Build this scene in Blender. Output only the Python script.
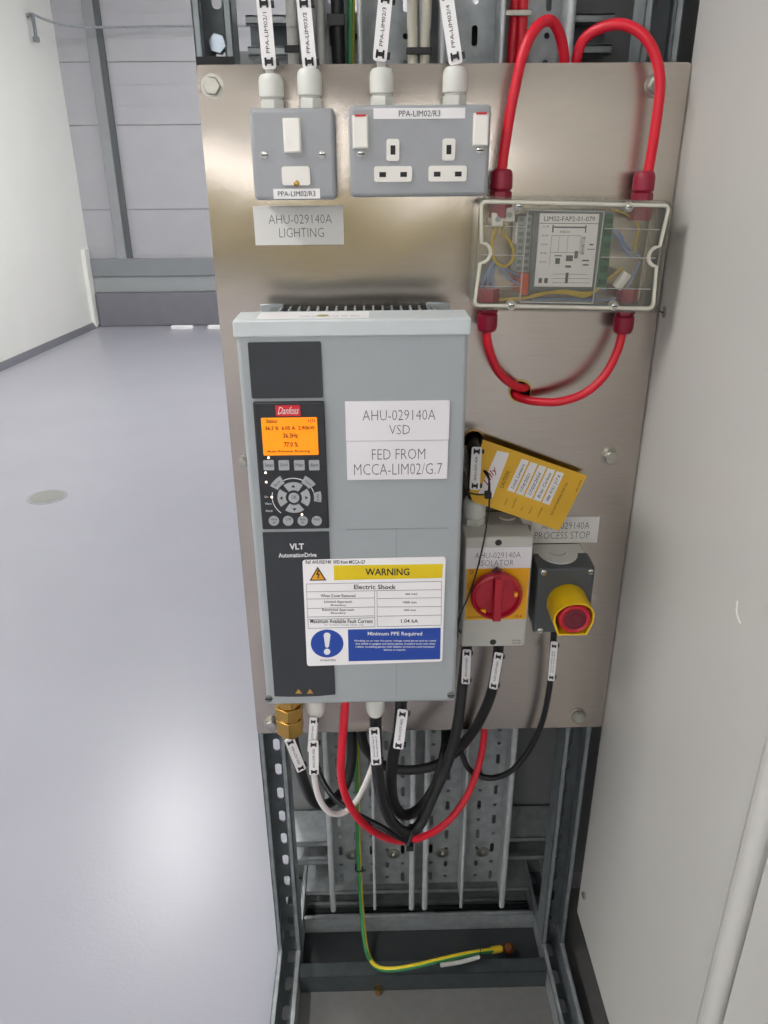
import bpy, bmesh, math, random
from mathutils import Vector, Matrix
from mathutils.geometry import tessellate_polygon
random.seed(7)
for o in list(bpy.data.objects): bpy.data.objects.remove(o)
S = bpy.context.scene; COL = S.collection; PI = math.pi

# ------------------------------------------------------------------ camera
F_PX, YAW, PITCH, ROLL = 769.81, 0.018266, 0.41798, -0.007672
CAM = Vector((-0.0113, -0.9305, 1.3025))
fwd = Vector((math.sin(YAW)*math.cos(PITCH), math.cos(YAW)*math.cos(PITCH), -math.sin(PITCH)))
rgt = Vector((math.cos(YAW), -math.sin(YAW), 0)); up_ = rgt.cross(fwd)
rt = rgt*math.cos(ROLL) + up_*math.sin(ROLL); up = up_*math.cos(ROLL) - rgt*math.sin(ROLL)
cd = bpy.data.cameras.new('camera'); cam = bpy.data.objects.new('camera', cd); COL.objects.link(cam)
cd.sensor_fit = 'HORIZONTAL'; cd.sensor_width = 36; cd.lens = F_PX/768*36; cd.clip_start = 0.02; cd.clip_end = 100
m = Matrix.Identity(4)
for i in range(3): m[i][0] = rt[i]; m[i][1] = up[i]; m[i][2] = -fwd[i]; m[i][3] = CAM[i]
cam.matrix_world = m; S.camera = cam
# ------------------------------------------------------------------ world, exposure
w = bpy.data.worlds.new('world'); S.world = w; w.use_nodes = True
w.node_tree.nodes['Background'].inputs[0].default_value = (0.6, 0.62, 0.66, 1)
w.node_tree.nodes['Background'].inputs[1].default_value = 0.25
S.view_settings.view_transform = 'Standard'; S.view_settings.look = 'None'
S.view_settings.gamma = 1; S.view_settings.use_curve_mapping = False
S.view_settings.exposure = 0.15
if hasattr(S, 'cycles'): S.cycles.transparent_max_bounces = 24
LAMP_POWER = 46.0; GLOW_POWER = 8.5
LAMPS = [(0.7, 4.9), (-1.45, 3.3), (-1.75, -0.9), (-1.75, -4.6), (1.1, -4.6), (-1.75, -7.6), (1.1, -7.6)]  # first lamp added to brighten the left and back walls
CEIL = 3.2

# ------------------------------------------------------------------ pixel -> place (a direction; the depth plane is given)
def ray(px, py): return fwd + rt*((px-384)/F_PX) + up*((512-py)/F_PX)
def at(px, py, Y): d = ray(px, py); return CAM + d*((Y-CAM.y)/d.y)
def rpx(x0, y0, x1, y1, Y):          # rectangle on plane Y from its pixel box
    cx, cy = (x0+x1)/2, (y0+y1)/2
    a, b, c, d = at(x0, cy, Y), at(x1, cy, Y), at(cx, y1, Y), at(cx, y0, Y)
    return a.x, b.x, c.z, d.z

# ------------------------------------------------------------------ materials
def lin(h):
    h = h.lstrip('#'); c = [int(h[i:i+2], 16)/255 for i in (0, 2, 4)]
    return tuple(x/12.92 if x <= .04045 else ((x+.055)/1.055)**2.4 for x in c) + (1,)
MATS = {}
def mat(name, hexc, rough=.5, metal=0, var=.06, scale=30, bump=0, bscale=200, spec=.5, emit=0, stretch=None, coat=0):
    if name in MATS: return MATS[name]
    mt = bpy.data.materials.new(name); mt.use_nodes = True; nt = mt.node_tree; N = nt.nodes; L = nt.links
    b = N['Principled BSDF']; c = lin(hexc)
    b.inputs['Roughness'].default_value = rough; b.inputs['Metallic'].default_value = metal
    b.inputs['Specular IOR Level'].default_value = spec; b.inputs['Coat Weight'].default_value = coat
    tc = N.new('ShaderNodeTexCoord'); vec = tc.outputs['Object']
    if stretch:
        mp = N.new('ShaderNodeMapping'); mp.inputs['Scale'].default_value = stretch; L.new(vec, mp.inputs[0]); vec = mp.outputs[0]
    nz = N.new('ShaderNodeTexNoise'); nz.inputs['Scale'].default_value = scale; nz.inputs['Detail'].default_value = 4; L.new(vec, nz.inputs['Vector'])
    rp = N.new('ShaderNodeValToRGB'); e = rp.color_ramp.elements
    e[0].position = .3; e[1].position = .7
    e[0].color = tuple(x*(1-var) for x in c[:3])+(1,); e[1].color = tuple(min(1, x*(1+var)) for x in c[:3])+(1,)
    L.new(nz.outputs['Fac'], rp.inputs[0]); L.new(rp.outputs[0], b.inputs['Base Color'])
    if bump:
        n2 = N.new('ShaderNodeTexNoise'); n2.inputs['Scale'].default_value = bscale; L.new(vec, n2.inputs['Vector'])
        bp = N.new('ShaderNodeBump'); bp.inputs['Strength'].default_value = bump; bp.inputs['Distance'].default_value = .002
        L.new(n2.outputs['Fac'], bp.inputs['Height']); L.new(bp.outputs[0], b.inputs['Normal'])
    if emit:
        b.inputs['Emission Color'].default_value = c; b.inputs['Emission Strength'].default_value = emit
    MATS[name] = mt; return mt

def steel_mat():
    mt = mat('brushed_stainless', 'BAB1A8', .21, 1, .05, 3, .015, 60, stretch=(6, 6, 260))
    nt = mt.node_tree; b = nt.nodes['Principled BSDF']
    uv = nt.nodes.new('ShaderNodeTangent'); uv.direction_type = 'UV_MAP'; uv.uv_map = 'UVMap'
    nt.links.new(uv.outputs[0], b.inputs['Tangent']); b.inputs['Anisotropic'].default_value = .85; b.inputs['Anisotropic Rotation'].default_value = 0
    # broad, faint unevenness of the rolled sheet
    N = nt.nodes; bp = [n for n in N if n.type == 'BUMP'][0]
    n3 = N.new('ShaderNodeTexNoise'); n3.inputs['Scale'].default_value = 5; n3.inputs['Detail'].default_value = 1
    tc = [n for n in N if n.type == 'TEX_COORD'][0]; nt.links.new(tc.outputs['Object'], n3.inputs['Vector'])
    b2 = N.new('ShaderNodeBump'); b2.inputs['Strength'].default_value = .25; b2.inputs['Distance'].default_value = .02
    nt.links.new(n3.outputs['Fac'], b2.inputs['Height']); nt.links.new(b2.outputs[0], bp.inputs['Normal'])
    return mt
def clear_mat(name, tint='FDFDFB', mixf=.06, rough=.08):
    mt = bpy.data.materials.new(name); mt.use_nodes = True; nt = mt.node_tree; N = nt.nodes; L = nt.links
    N.remove(N['Principled BSDF']); out = N['Material Output']
    tr = N.new('ShaderNodeBsdfTransparent'); tr.inputs[0].default_value = lin(tint)
    gl = N.new('ShaderNodeBsdfGlossy'); gl.inputs['Roughness'].default_value = rough
    df = N.new('ShaderNodeBsdfDiffuse'); df.inputs[0].default_value = lin('D8D6CC')
    fr = N.new('ShaderNodeFresnel'); fr.inputs[0].default_value = 1.25
    tcn = N.new('ShaderNodeTexCoord'); nz = N.new('ShaderNodeTexNoise'); nz.inputs['Scale'].default_value = 14; L.new(tcn.outputs['Object'], nz.inputs['Vector'])
    mr = N.new('ShaderNodeMapRange'); mr.inputs[3].default_value = mixf*.7; mr.inputs[4].default_value = mixf*1.3; L.new(nz.outputs['Fac'], mr.inputs[0])
    m1 = N.new('ShaderNodeMixShader'); m2 = N.new('ShaderNodeMixShader')
    L.new(mr.outputs[0], m1.inputs[0]); L.new(tr.outputs[0], m1.inputs[1]); L.new(df.outputs[0], m1.inputs[2])
    L.new(fr.outputs[0], m2.inputs[0]); L.new(m1.outputs[0], m2.inputs[1]); L.new(gl.outputs[0], m2.inputs[2])
    L.new(m2.outputs[0], out.inputs[0]); MATS[name] = mt; return mt

steel = steel_mat(); clear = clear_mat('clear_polycarbonate')
galv = mat('galvanised_steel', 'A3A8AA', .42, .4, .16, 60, .05, 300)
galv_d = mat('dull_galvanised_steel', '686E71', .5, .35, .18, 40, .05, 300)
galv_lip = mat('bright_galvanised_lip', 'B9BDBF', .4, .3, .1, 60, .04, 300)
zinc = mat('zinc_bolt', 'B4B2AA', .3, .95, .08, 90)
chrome = mat('chrome_screw', 'C8C8C4', .22, 1, .04, 90)
brass = mat('brass', 'C09A55', .27, 1, .06, 60)
copper = mat('copper', 'A06A4A', .35, 1, .1, 60)
dgrey_metalclad = mat('grey_powder_coat', 'A0A2A5', .45, 0, .03, 60, .04, 900)
dgrey_side = dgrey_metalclad
white_pl = mat('white_plastic', 'EFEBE4', .35, 0, .015, 40)
lgrey_pl = mat('light_grey_plastic', 'DADAD3', .42, 0, .02, 40)
iso_pl = mat('isolator_grey_plastic', 'C4C3BB', .45, 0, .02, 40)
cable_grey = mat('light_grey_cable_sheath', 'BDBDB8', .45, 0, .04, 40)
cable_cream = mat('cream_cable_sheath', 'C9C5B6', .45, 0, .04, 40)
cable_white = mat('white_cable_sheath', 'E6E1DF', .4, 0, .03, 40)
cable_black = mat('black_cable_sheath', '111214', .42, 0, .1, 60)
cable_red = mat('red_cable_sheath', 'D8152E', .38, 0, .05, 50)
gland_red = mat('dark_red_gland_plastic', '8E1230', .38, 0, .05, 50)
black_pl = mat('black_plastic', '1B1C1E', .4, 0, .08, 60)
drive_grey = mat('drive_grey_plastic', 'A1A6A8', .45, 0, .02, 40, .03, 900)
drive_cap = mat('drive_cap_light_grey', 'C9CFD0', .42, 0, .02, 40)
drive_dark = mat('drive_charcoal_plastic', '303337', .5, 0, .05, 60, .03, 900)
lcp_dark = mat('keypad_black', '26282C', .38, 0, .05, 60)
key_grey = mat('key_grey', 'A9ABAE', .45, 0, .03, 60)
paper = mat('white_label', 'F3F0F0', .5, 0, .012, 20)
plate_w = mat('white_engraved_plate', 'E9E5E8', .4, 0, .012, 20)
plate_g = mat('pale_engraved_plate', 'DEDCD8', .42, 0, .02, 20)
ink = mat('black_ink', '1E1E20', .6, 0, .05, 50)
ink_grey = mat('grey_engraving', '5E5C5E', .6, 0, .05, 50)
ink_white = mat('white_ink', 'E8E8E8', .6, 0, .03, 50)
ink_red = mat('red_ink', 'A81E34', .6, 0, .05, 50)
ink_amber = mat('amber_ink', 'B58B3A', .6, 0, .05, 50)
sign_yel = mat('sign_yellow', 'E4C60E', .5, 0, .02, 30)
sign_blue = mat('sign_blue', '1E46A0', .5, 0, .03, 30)
logo_red = mat('logo_red', 'D2222E', .45, 0, .03, 30)
tag_yel = mat('tag_yellow_card', 'E6B434', .55, 0, .06, 20)
iso_yel = mat('plate_yellow', 'F0AE0A', .4, 0, .03, 30)
shroud_yel = mat('shroud_yellow', 'F0C40E', .38, 0, .03, 30)
knob_red = mat('handle_red', 'B3142C', .35, 0, .05, 40)
knob_dred = mat('button_face_dark_red', '6A1226', .35, 0, .06, 40)
estop_dark = mat('dark_grey_plastic', '4C5053', .45, 0, .04, 40)
lcd = mat('amber_backlit_display', 'FF8F00', .3, 0, .03, 60, emit=.45)
lcd_ink = mat('display_ink', '4A2800', .5, 0, .05, 50)
led_w = mat('lit_indicator', 'FFE9D2', .4, 0, .02, 50, emit=2.0)
pcb = mat('green_board', '2F6A4C', .45, 0, .12, 90)
mod_grey = mat('grey_module_plastic', '6E7472', .5, 0, .06, 60)
term_grey = mat('terminal_grey', '9C9F9E', .5, 0, .06, 60)
orange_pl = mat('orange_plastic', 'D8562C', .45, 0, .05, 50)
wire_y = mat('yellow_wire', 'C9A92C', .45, 0, .06, 50)
wire_b = mat('blue_wire', '7F97C4', .45, 0, .06, 50)
seal = mat('cream_seal', 'D6D2C4', .5, 0, .03, 40)
earth_g = mat('earth_green', '2E7A46', .42, 0, .06, 50)
earth_y = mat('earth_yellow', 'D7C021', .42, 0, .06, 50)
cab_white = mat('cabinet_white_paint', 'C7C5C0', .38, 0, .015, 6, .02, 500)
wall_white = mat('white_wall_paint', 'F6F6F1', .6, 0, .015, 3, .03, 120)
clad = mat('grey_cladding', 'B7B7BC', .5, 0, .03, 5)
clad_joint = mat('joint_grey', '98989C', .6, 0, .05, 10)
column_m = mat('steel_column_paint', '7F8588', .5, 0, .05, 10)
trunk_m = mat('trunking_grey', '8B8F92', .5, 0, .04, 6)
trunk_l = mat('trunking_pale_grey', 'A0A4A6', .5, 0, .04, 6)
skirt_m = mat('skirting_grey', '7C7C84', .35, 0, .05, 6)
ceil_m = mat('ceiling_white', 'D8D8D6', .7, 0, .02, 4)
floor_m = mat('grey_epoxy_floor', 'A6A6B0', .30, 0, .035, 2.2, .10, 140, coat=0)
back_m = mat('backing_sheet_grey', '7E8080', .5, .2, .08, 12)
rear_m = mat('reflection_ochre', 'D8C000', .6, 0, .05, 4)  # colour of the band added behind the viewer for reflections
rubber = mat('black_rubber', '141416', .7, 0, .1, 40)
lamp_m = mat('lamp_diffuser', 'FFFEFC', .5, 0, .01, 10, emit=LAMP_POWER)
glow_m = mat('added_glow', 'FFFFFF', .3, 0, .01, 10, emit=GLOW_POWER)  # added glow behind the viewer, not an actual window

# ------------------------------------------------------------------ mesh helpers
class MB:
    def __init__(s, xf=None): s.v = []; s.f = []; s.mi = []; s.xf = xf; s.cur = 0
    def add(s, vs, fs):
        n = len(s.v); s.v += [tuple(v) for v in vs]
        for f in fs: s.f.append([n+i for i in f]); s.mi.append(s.cur)
        return s
    def box(s, x0, x1, y0, y1, z0, z1):
        x0, x1 = sorted((x0, x1)); y0, y1 = sorted((y0, y1)); z0, z1 = sorted((z0, z1))
        return s.add([(x0,y0,z0),(x1,y0,z0),(x1,y1,z0),(x0,y1,z0),(x0,y0,z1),(x1,y0,z1),(x1,y1,z1),(x0,y1,z1)],
            [(3,2,1,0),(4,5,6,7),(0,1,5,4),(1,2,6,5),(2,3,7,6),(3,0,4,7)])
    def plate(s, outer, holes=(), y0=0, y1=.002):    # outline in x,z; y0 is the face towards the viewer
        def ccw(p): return p if sum(p[i-1][0]*p[i][1]-p[i][0]*p[i-1][1] for i in range(len(p))) > 0 else p[::-1]
        loops = [ccw(list(outer))] + [ccw(list(h))[::-1] for h in holes]
        flat = [p for l in loops for p in l]; n = len(flat)
        tris = tessellate_polygon([[Vector((p[0], p[1], 0)) for p in l] for l in loops])
        fs = []
        for t in tris:
            a, b, c = (flat[i] for i in t)
            cr = (b[0]-a[0])*(c[1]-a[1])-(b[1]-a[1])*(c[0]-a[0])
            t = list(t) if cr > 0 else list(t)[::-1]
            fs.append(t); fs.append([n+i for i in t[::-1]])
        k = 0
        for l in loops:
            for i in range(len(l)):
                a, b = k+i, k+(i+1) % len(l); fs.append([b, a, n+a, n+b])
            k += len(l)
        return s.add([(p[0], y0, p[1]) for p in flat]+[(p[0], y1, p[1]) for p in flat], fs)
    def cyl(s, p0, p1, r0, r1=None, n=16, caps=True, ph=0):
        p0, p1 = Vector(p0), Vector(p1); r1 = r0 if r1 is None else r1
        d = (p1-p0).normalized(); a = d.orthogonal().normalized(); b = d.cross(a)
        vs = []
        for p, r in ((p0, r0), (p1, r1)):
            vs += [p + (a*math.cos(2*PI*i/n+ph)+b*math.sin(2*PI*i/n+ph))*r for i in range(n)]
        fs = [(i, (i+1) % n, n+(i+1) % n, n+i) for i in range(n)]
        if caps: fs += [tuple(range(n))[::-1], tuple(range(n, 2*n))]
        return s.add(vs, fs)
    def lathe(s, p, d, prof, n=20):                 # prof: (distance along d, radius)
        p, d = Vector(p), Vector(d).normalized(); a = d.orthogonal().normalized(); b = d.cross(a); vs = []
        for t, r in prof: vs += [p+d*t+(a*math.cos(2*PI*i/n)+b*math.sin(2*PI*i/n))*r for i in range(n)]
        fs = []
        for k in range(len(prof)-1):
            fs += [(k*n+i, k*n+(i+1) % n, (k+1)*n+(i+1) % n, (k+1)*n+i) for i in range(n)]
        fs += [tuple(range(n))[::-1], tuple(range((len(prof)-1)*n, len(prof)*n))]
        return s.add(vs, fs)
    def tube(s, pts, r, n=12, sub=8, half=None):
        P = spline([Vector(p) for p in pts], sub); K = len(P)
        T = [(P[min(i+1, K-1)]-P[max(i-1, 0)]).normalized() for i in range(K)]
        a = T[0].orthogonal().normalized(); vs = []
        if abs(T[0].z) > .7: a = (Vector((1, 0, 0))-T[0]*T[0].x).normalized()
        for i in range(K):
            a = (a-T[i]*a.dot(T[i])).normalized(); b = T[i].cross(a)
            vs += [P[i]+(a*math.cos(2*PI*j/n)+b*math.sin(2*PI*j/n))*r for j in range(n)]
        for k in range(K-1):
            for j in range(n):
                base = len(s.v)
        n0 = len(s.v); s.v += [tuple(v) for v in vs]
        for k in range(K-1):
            for j in range(n):
                s.f.append([n0+k*n+j, n0+k*n+(j+1) % n, n0+(k+1)*n+(j+1) % n, n0+(k+1)*n+j])
                s.mi.append(1 if half and half(2*PI*(j+.5)/n, k/K) else 0)
        s.f.append([n0+j for j in range(n)][::-1]); s.mi.append(0)
        s.f.append([n0+(K-1)*n+j for j in range(n)]); s.mi.append(0)
        return s
    def build(s, name, mt, parent=None, bevel=0, seg=2, smooth=True, sharp=38, pinv=None):
        me = bpy.data.meshes.new(name)
        vs = [tuple(s.xf(Vector(v))) for v in s.v] if s.xf else s.v
        me.from_pydata(vs, [], s.f); 
        for mm in (mt if isinstance(mt, (list, tuple)) else [mt]): me.materials.append(mm)
        if any(s.mi): me.polygons.foreach_set('material_index', s.mi)
        if smooth:
            me.polygons.foreach_set('use_smooth', [True]*len(me.polygons)); me.set_sharp_from_angle(angle=math.radians(sharp))
        me.update(); o = bpy.data.objects.new(name, me); COL.objects.link(o)
        if parent is not None:
            o.parent = parent
            if parent.type == 'EMPTY': o.matrix_parent_inverse = Matrix.Translation(-parent.location)
        if bevel:
            b = o.modifiers.new('bevel', 'BEVEL'); b.width = bevel; b.segments = seg; b.limit_method = 'ANGLE'; b.angle_limit = math.radians(40)
        return o
def spline(P, sub):
    if len(P) < 3: return P
    out = []
    for i in range(len(P)-1):
        p0, p1, p2, p3 = P[max(i-1, 0)], P[i], P[i+1], P[min(i+2, len(P)-1)]
        for k in range(sub):
            t = k/sub
            out.append(.5*((2*p1)+(p2-p0)*t+(2*p0-5*p1+4*p2-p3)*t*t+(3*p1-p0-3*p2+p3)*t**3))
    return out+[P[-1]]
def rrect(x0, x1, z0, z1, r, n=4):
    out = []
    for cx, cz, a0 in ((x1-r, z1-r, 0), (x0+r, z1-r, 90), (x0+r, z0+r, 180), (x1-r, z0+r, 270)):
        out += [(cx+r*math.cos(math.radians(a0+90*i/n)), cz+r*math.sin(math.radians(a0+90*i/n))) for i in range(n+1)]
    return out
def circ(x, z, r, n=20): return [(x+r*math.cos(2*PI*i/n), z+r*math.sin(2*PI*i/n)) for i in range(n)]
def tag(o, label, cat, group=None):
    o['label'] = label; o['category'] = cat
    if group: o['group'] = group
    return o
def thing(name, loc, label, cat, group=None):
    o = bpy.data.objects.new(name, None); COL.objects.link(o); o.location = loc; o.empty_display_size = .02
    return tag(o, label, cat, group)
def struct(o): o['kind'] = 'structure'; return o

_tx = {}
def text_geo(sx, thin=0, shear=0):
    k = (sx, thin, shear)
    if k in _tx: return _tx[k]
    cu = bpy.data.curves.new('t', 'FONT'); cu.body = sx; cu.resolution_u = 2; cu.offset = -thin; cu.shear = shear; cu.align_x = 'LEFT'; cu.space_character = 1.0
    ob = bpy.data.objects.new('t', cu); me = bpy.data.meshes.new_from_object(ob)
    vs = [tuple(v.co) for v in me.vertices]; fs = [list(p.vertices) for p in me.polygons]
    bpy.data.objects.remove(ob); bpy.data.curves.remove(cu); bpy.data.meshes.remove(me)
    x0, x1 = min(v[0] for v in vs), max(v[0] for v in vs); y0, y1 = min(v[1] for v in vs), max(v[1] for v in vs)
    vs = [((v[0]-x0)/(x1-x0), (v[1]-y0)/(y1-y0)) for v in vs]
    _tx[k] = (vs, fs); return _tx[k]
class TX:                                            # lettering collected into one part
    def __init__(s): s.m = MB()
    def put(s, t, x0, x1, z0, z1, y, thin=0, shear=0):
        vs, fs = text_geo(t, thin, shear)
        s.m.add([(x0+(x1-x0)*a, y, z0+(z1-z0)*b) for a, b in vs], fs); return s
    def px(s, t, x0, y0, x1, y1, Y, thin=0, shear=0):
        a, b, c, d = rpx(x0, y0, x1, y1, Y); return s.put(t, a, b, c, d, Y, thin, shear)
    def quad(s, t, f, u0, u1, v0, v1, thin=0, shear=0):   # f maps (u,v) to a point
        vs, fs = text_geo(t, thin, shear)
        s.m.add([tuple(f(u0+(u1-u0)*a, v0+(v1-v0)*b)) for a, b in vs], fs); return s
    def build(s, name, mt, parent): return s.m.build(name, mt, parent, smooth=False)

def hexbolt(parent, x, z, y=0, r=.0105, h=.007, mt=None, ang=0, washer=True):
    b = MB().cyl((x, y-.002, z), (x, y-.002-h, z), r, n=6, ph=ang).build('bolt', mt or zinc, parent, bevel=.0012)
    if washer: MB().cyl((x, y, z), (x, y-.002, z), r*1.25, n=24).build('washer', mt or zinc, b)
    return b
def screw(parent, x, z, y, r=.0041, mt=None, slot=True, name='screw'):
    s = MB(); s.lathe((x, y, z), (0, -1, 0), [(0, r), (.0008, r), (.0016, r*.6)], 14); o = s.build(name, mt or chrome, parent)
    if slot: MB().box(x-r*.85, x+r*.85, y-.0019, y-.0012, z-r*.14, z+r*.14).build('slot', ink, o, smooth=False)
    return o
def gland(parent, p, d, r, h, mt, n=6, name='cable_gland'):
    p, d = Vector(p), Vector(d).normalized()
    g = MB(); g.cyl(p, p+d*h*.26, r*1.02, n=n); g.lathe(p+d*h*.26, d, [(0, r*.86), (h*.06, r*.86), (h*.07, r*1.02), (h*.52, r*1.02), (h*.64, r*.95), (h*.72, r*.78), (h*.74, r*.55)], 20)
    return g.build(name, mt, parent, bevel=.0008)

def cable(name, label, pts, r, mt, group=None, cat='cable', n=12):
    P = [at(*p) if not isinstance(p, Vector) else p for p in pts]
    return tag(MB().tube(P, r, n).build(name, mt), label, cat, group)

def marker(label, p0, p1, w, text, mt=None, group='white cable markers', off=0.0, lines=1):
    A, B = at(*p0), at(*p1); L = (B-A).length; d = (B-A)/L
    nrm = (CAM-(A+B)/2); nrm = (nrm-d*nrm.dot(d)).normalized(); side = nrm.cross(d).normalized()*-1
    if side.x < 0: side = -side
    o = A+nrm*off
    f = lambda v: o + side*v[0] + d*(-v[2]) + nrm*(-v[1])        # local: x across, z up along, y away from viewer
    t = thing('cable_marker', (A+B)/2, label, 'cable marker', group)
    MB(f).plate(rrect(-w/2, w/2, -L, 0, w*.22), y0=0, y1=.0015).build('marker_plate', mt or paper, t)
    for zc in (-L*.1, -L*.9):
        k = MB(f); k.box(-w*.3, w*.3, -.0012, 0, zc-w*.13, zc+w*.13)
        k.box(-w*.3, -w*.16, -.0012, 0, zc-w*.26, zc+w*.26); k.box(w*.16, w*.3, -.0012, 0, zc-w*.26, zc+w*.26)
        k.box(-w*.28, w*.28, .0015, .004, zc-w*.12, zc+w*.12); k.box(w*.5, w*.72, .0005, .0045, zc-w*.2, zc+w*.2)
        k.build('cable_tie', black_pl, t)
    tx = TX()
    for i in range(lines):
        hh = w*.26 if lines == 1 else w*.17; c0 = -hh/2 if lines == 1 else (-w*.24 if i == 0 else w*.07)
        tx.quad(text, lambda u, v: f((v, -.0003, u)), -L*.78, -L*.22, c0+hh, c0)   # reads upwards
    tx.build('lettering', ink, t)
    return t

# ================================================================== SETTING
def slab(name, mt, x0, x1, y0, y1, z0, z1, bevel=0): return struct(MB().box(x0, x1, y0, y1, z0, z1).build(name, mt, bevel=bevel))
WY = 6.4
slab('floor', floor_m, -6, 4, -14, WY+.2, -.2, 0)
slab('ceiling', ceil_m, -6, 4, -14, WY+.2, CEIL, CEIL+.2)
slab('wall_right', wall_white, 4, 4.2, -14, WY+.2, 0, CEIL)
# left wall runs at a slight angle to the rack
def lw(Y): return -2.515+(Y-WY)*.0955
MBl = MB(); MBl.add([(lw(-14), -14, 0), (lw(WY), WY, 0), (lw(WY)-.2, WY, 0), (lw(-14)-.2, -14, 0), (lw(-14), -14, CEIL), (lw(WY), WY, CEIL), (lw(WY)-.2, WY, CEIL), (lw(-14)-.2, -14, CEIL)],
    [(3,2,1,0),(4,5,6,7),(0,1,5,4),(1,2,6,5),(2,3,7,6),(3,0,4,7)])
struct(MBl.build('wall_left', wall_white))
bs = MB()
y0_, y1_ = -14, WY-.06
bs.add([(lw(y0_), y0_, 0), (lw(y1_), y1_, 0), (lw(y1_)+.035, y1_, 0), (lw(y0_)+.035, y0_, 0), (lw(y0_), y0_, .05), (lw(y1_), y1_, .05), (lw(y1_)+.012, y1_, .05), (lw(y0_)+.012, y0_, .05)],
    [(0,1,2,3),(7,6,5,4),(4,5,1,0),(5,6,2,1),(6,7,3,2),(7,4,0,3)])
struct(bs.build('baseboard_left', skirt_m))
# back wall: cladding boards with recessed joints
bw = slab('wall_back', clad_joint, -6, 4, WY+.007, WY+.2, 0, CEIL)
zs = [.0, .56, 1.0, 1.665, 2.13, 2.66, CEIL]
for i in range(len(zs)-1):
    xs = [-6, -2.2, .2, 2.2, 4]
    for k in range(len(xs)-1):
        b = MB(); b.box(xs[k]+.004, xs[k+1]-.004, WY, WY+.035, zs[i]+.004, zs[i+1]-.004)
        if i >= 1:
            nr = 7 if i == 1 else 3
            for q in range(1, nr):                     # shallow rolled ribs
                zz = zs[i]+(zs[i+1]-zs[i])*q/nr; b.box(xs[k]+.004, xs[k+1]-.004, WY-.003, WY+.01, zz-.008, zz+.008)
        b.build('cladding_board', clad, bw)
c = struct(MB().box(-2.255, -2.17, WY-.05, WY, .5, CEIL).build('column', mat('column_paint', '9A9DA0', .5, 0, .04, 8), bevel=.006))
MB().box(-2.17, -2.125, WY-.035, WY, .5, CEIL).build('column_flange', mat('dark_column_edge', '5C6063', .5, 0, .05, 8), c)
struct(MB().box(lw(WY)+.02, 4, WY-.06, WY, .44, .592).build('trim_1', trunk_m, bevel=.004))
struct(MB().box(lw(WY)+.02, 4, WY-.045, WY, .30, .44).build('trim_2', trunk_l, bevel=.004))
struct(MB().box(lw(WY)+.03, 4, WY-.09, WY, 0, .298).build('baseboard_back', skirt_m, bevel=.01))
# wall edge pilaster on the left wall's far end
struct(MB().box(lw(WY)-.05, lw(WY)+.018, WY-.16, WY-.03, 0, .68).build('trim_3', wall_white, bevel=.006))
# rear wall behind the viewer; glow strip and ochre band added for steel reflections
rw = slab('wall_rear', mat('rear_wall_taupe', '8C857E', .7, 0, .04, 4), -6, 4, -14.2, -14, 0, CEIL)
MB().box(-6, 4, -14, -13.985, 0, 1.24).build('reflection_band', rear_m, rw)  # ochre band added only to tint the reflection in the steel panel
wn = MB().box(-4.6, 3.6, -13.99, -13.97, 1.40, 1.80).build('added_glow_strip', cab_white); struct(wn)  # glowing strip added to give the steel its bright reflected band
for i in range(6):
    MB().box(-4.5+i*1.34, -4.5+i*1.34+1.26, -13.975, -13.965, 1.43, 1.77).build('glow_pane', glow_m, wn)

# luminaires
for i, (x, y) in enumerate(LAMPS):
    t = thing('ceiling_light', (x, y, CEIL), 'white ceiling luminaire above the plant room floor', 'ceiling light', 'ceiling luminaires out of view overhead')
    MB().box(x-.16, x+.16, y-.64, y+.64, CEIL-.05, CEIL).build('housing', cab_white, t, bevel=.005)
    MB().box(x-.14, x+.14, y-.62, y+.62, CEIL-.06, CEIL-.045).build('diffuser', lamp_m, t)

# floor drain cover, white floor strips, wall hook line
dc = at(47, 497, 0); k = (0-CAM.z)/ray(47, 497).z; dp = CAM+ray(47, 497)*k
t = thing('floor_drain', (dp.x, dp.y, 0), 'round metal drain cover set into the grey floor', 'drain cover')
MB().lathe((dp.x, dp.y, 0), (0, 0, 1), [(0, .085), (.002, .085), (.003, .08)], 32).build('ring', galv, t)
MB().lathe((dp.x, dp.y, .003), (0, 0, 1), [(0, .07), (.0015, .07), (.002, .06)], 32).build('lid', mat('drain_lid', '9A9A96', .4, .3, .06, 40), t)
for x0, x1, lb in ((172, 193.5, 'longer white strip lying on the floor by the far wall'), (208, 222, 'shorter white strip on the floor beside the steel panel edge')):
    k = (0-CAM.z)/ray(x0, 328.5).z; a = CAM+ray(x0, 328.5)*k; b = CAM+ray(x1, 328.5)*((0-CAM.z)/ray(x1, 328.5).z)
    tag(MB().box(a.x, b.x, 6.13, 6.19, 0, .028).build('white_strip', mat('bright_white', 'FFFFFF', .6, 0, .01), bevel=.004), lb, 'strip', 'white strips on the floor')  # plain bright white boxes at floor level
HY_ = 5.96; hx = lw(HY_)
t = thing('wall_hook', (hx, HY_, 2.2), 'grey hooked bracket on the white wall holding a thin pipe', 'bracket')
MB().tube([(hx, HY_, 2.385), (hx+.04, HY_, 2.39), (hx+.045, HY_, 2.33), (hx+.045, HY_, 2.25)], .014, 8).build('arm', column_m, t)
MB().cyl((hx+.045, HY_, 2.25), (hx+.045, HY_, 2.215), .024, n=14).build('end_cap', column_m, t)
tag(MB().tube([(hx+.045, HY_, 2.40), (hx+.13, HY_+.06, 2.365), (hx+.28, HY_+.2, 2.345), (-1.9, 6.3, 2.36), (-1.4, 6.3, 2.365), (1.2, 6.3, 2.37)], .009, 8).build('thin_pipe', galv), 'thin horizontal pipe running across the far cladding', 'pipe')

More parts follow.
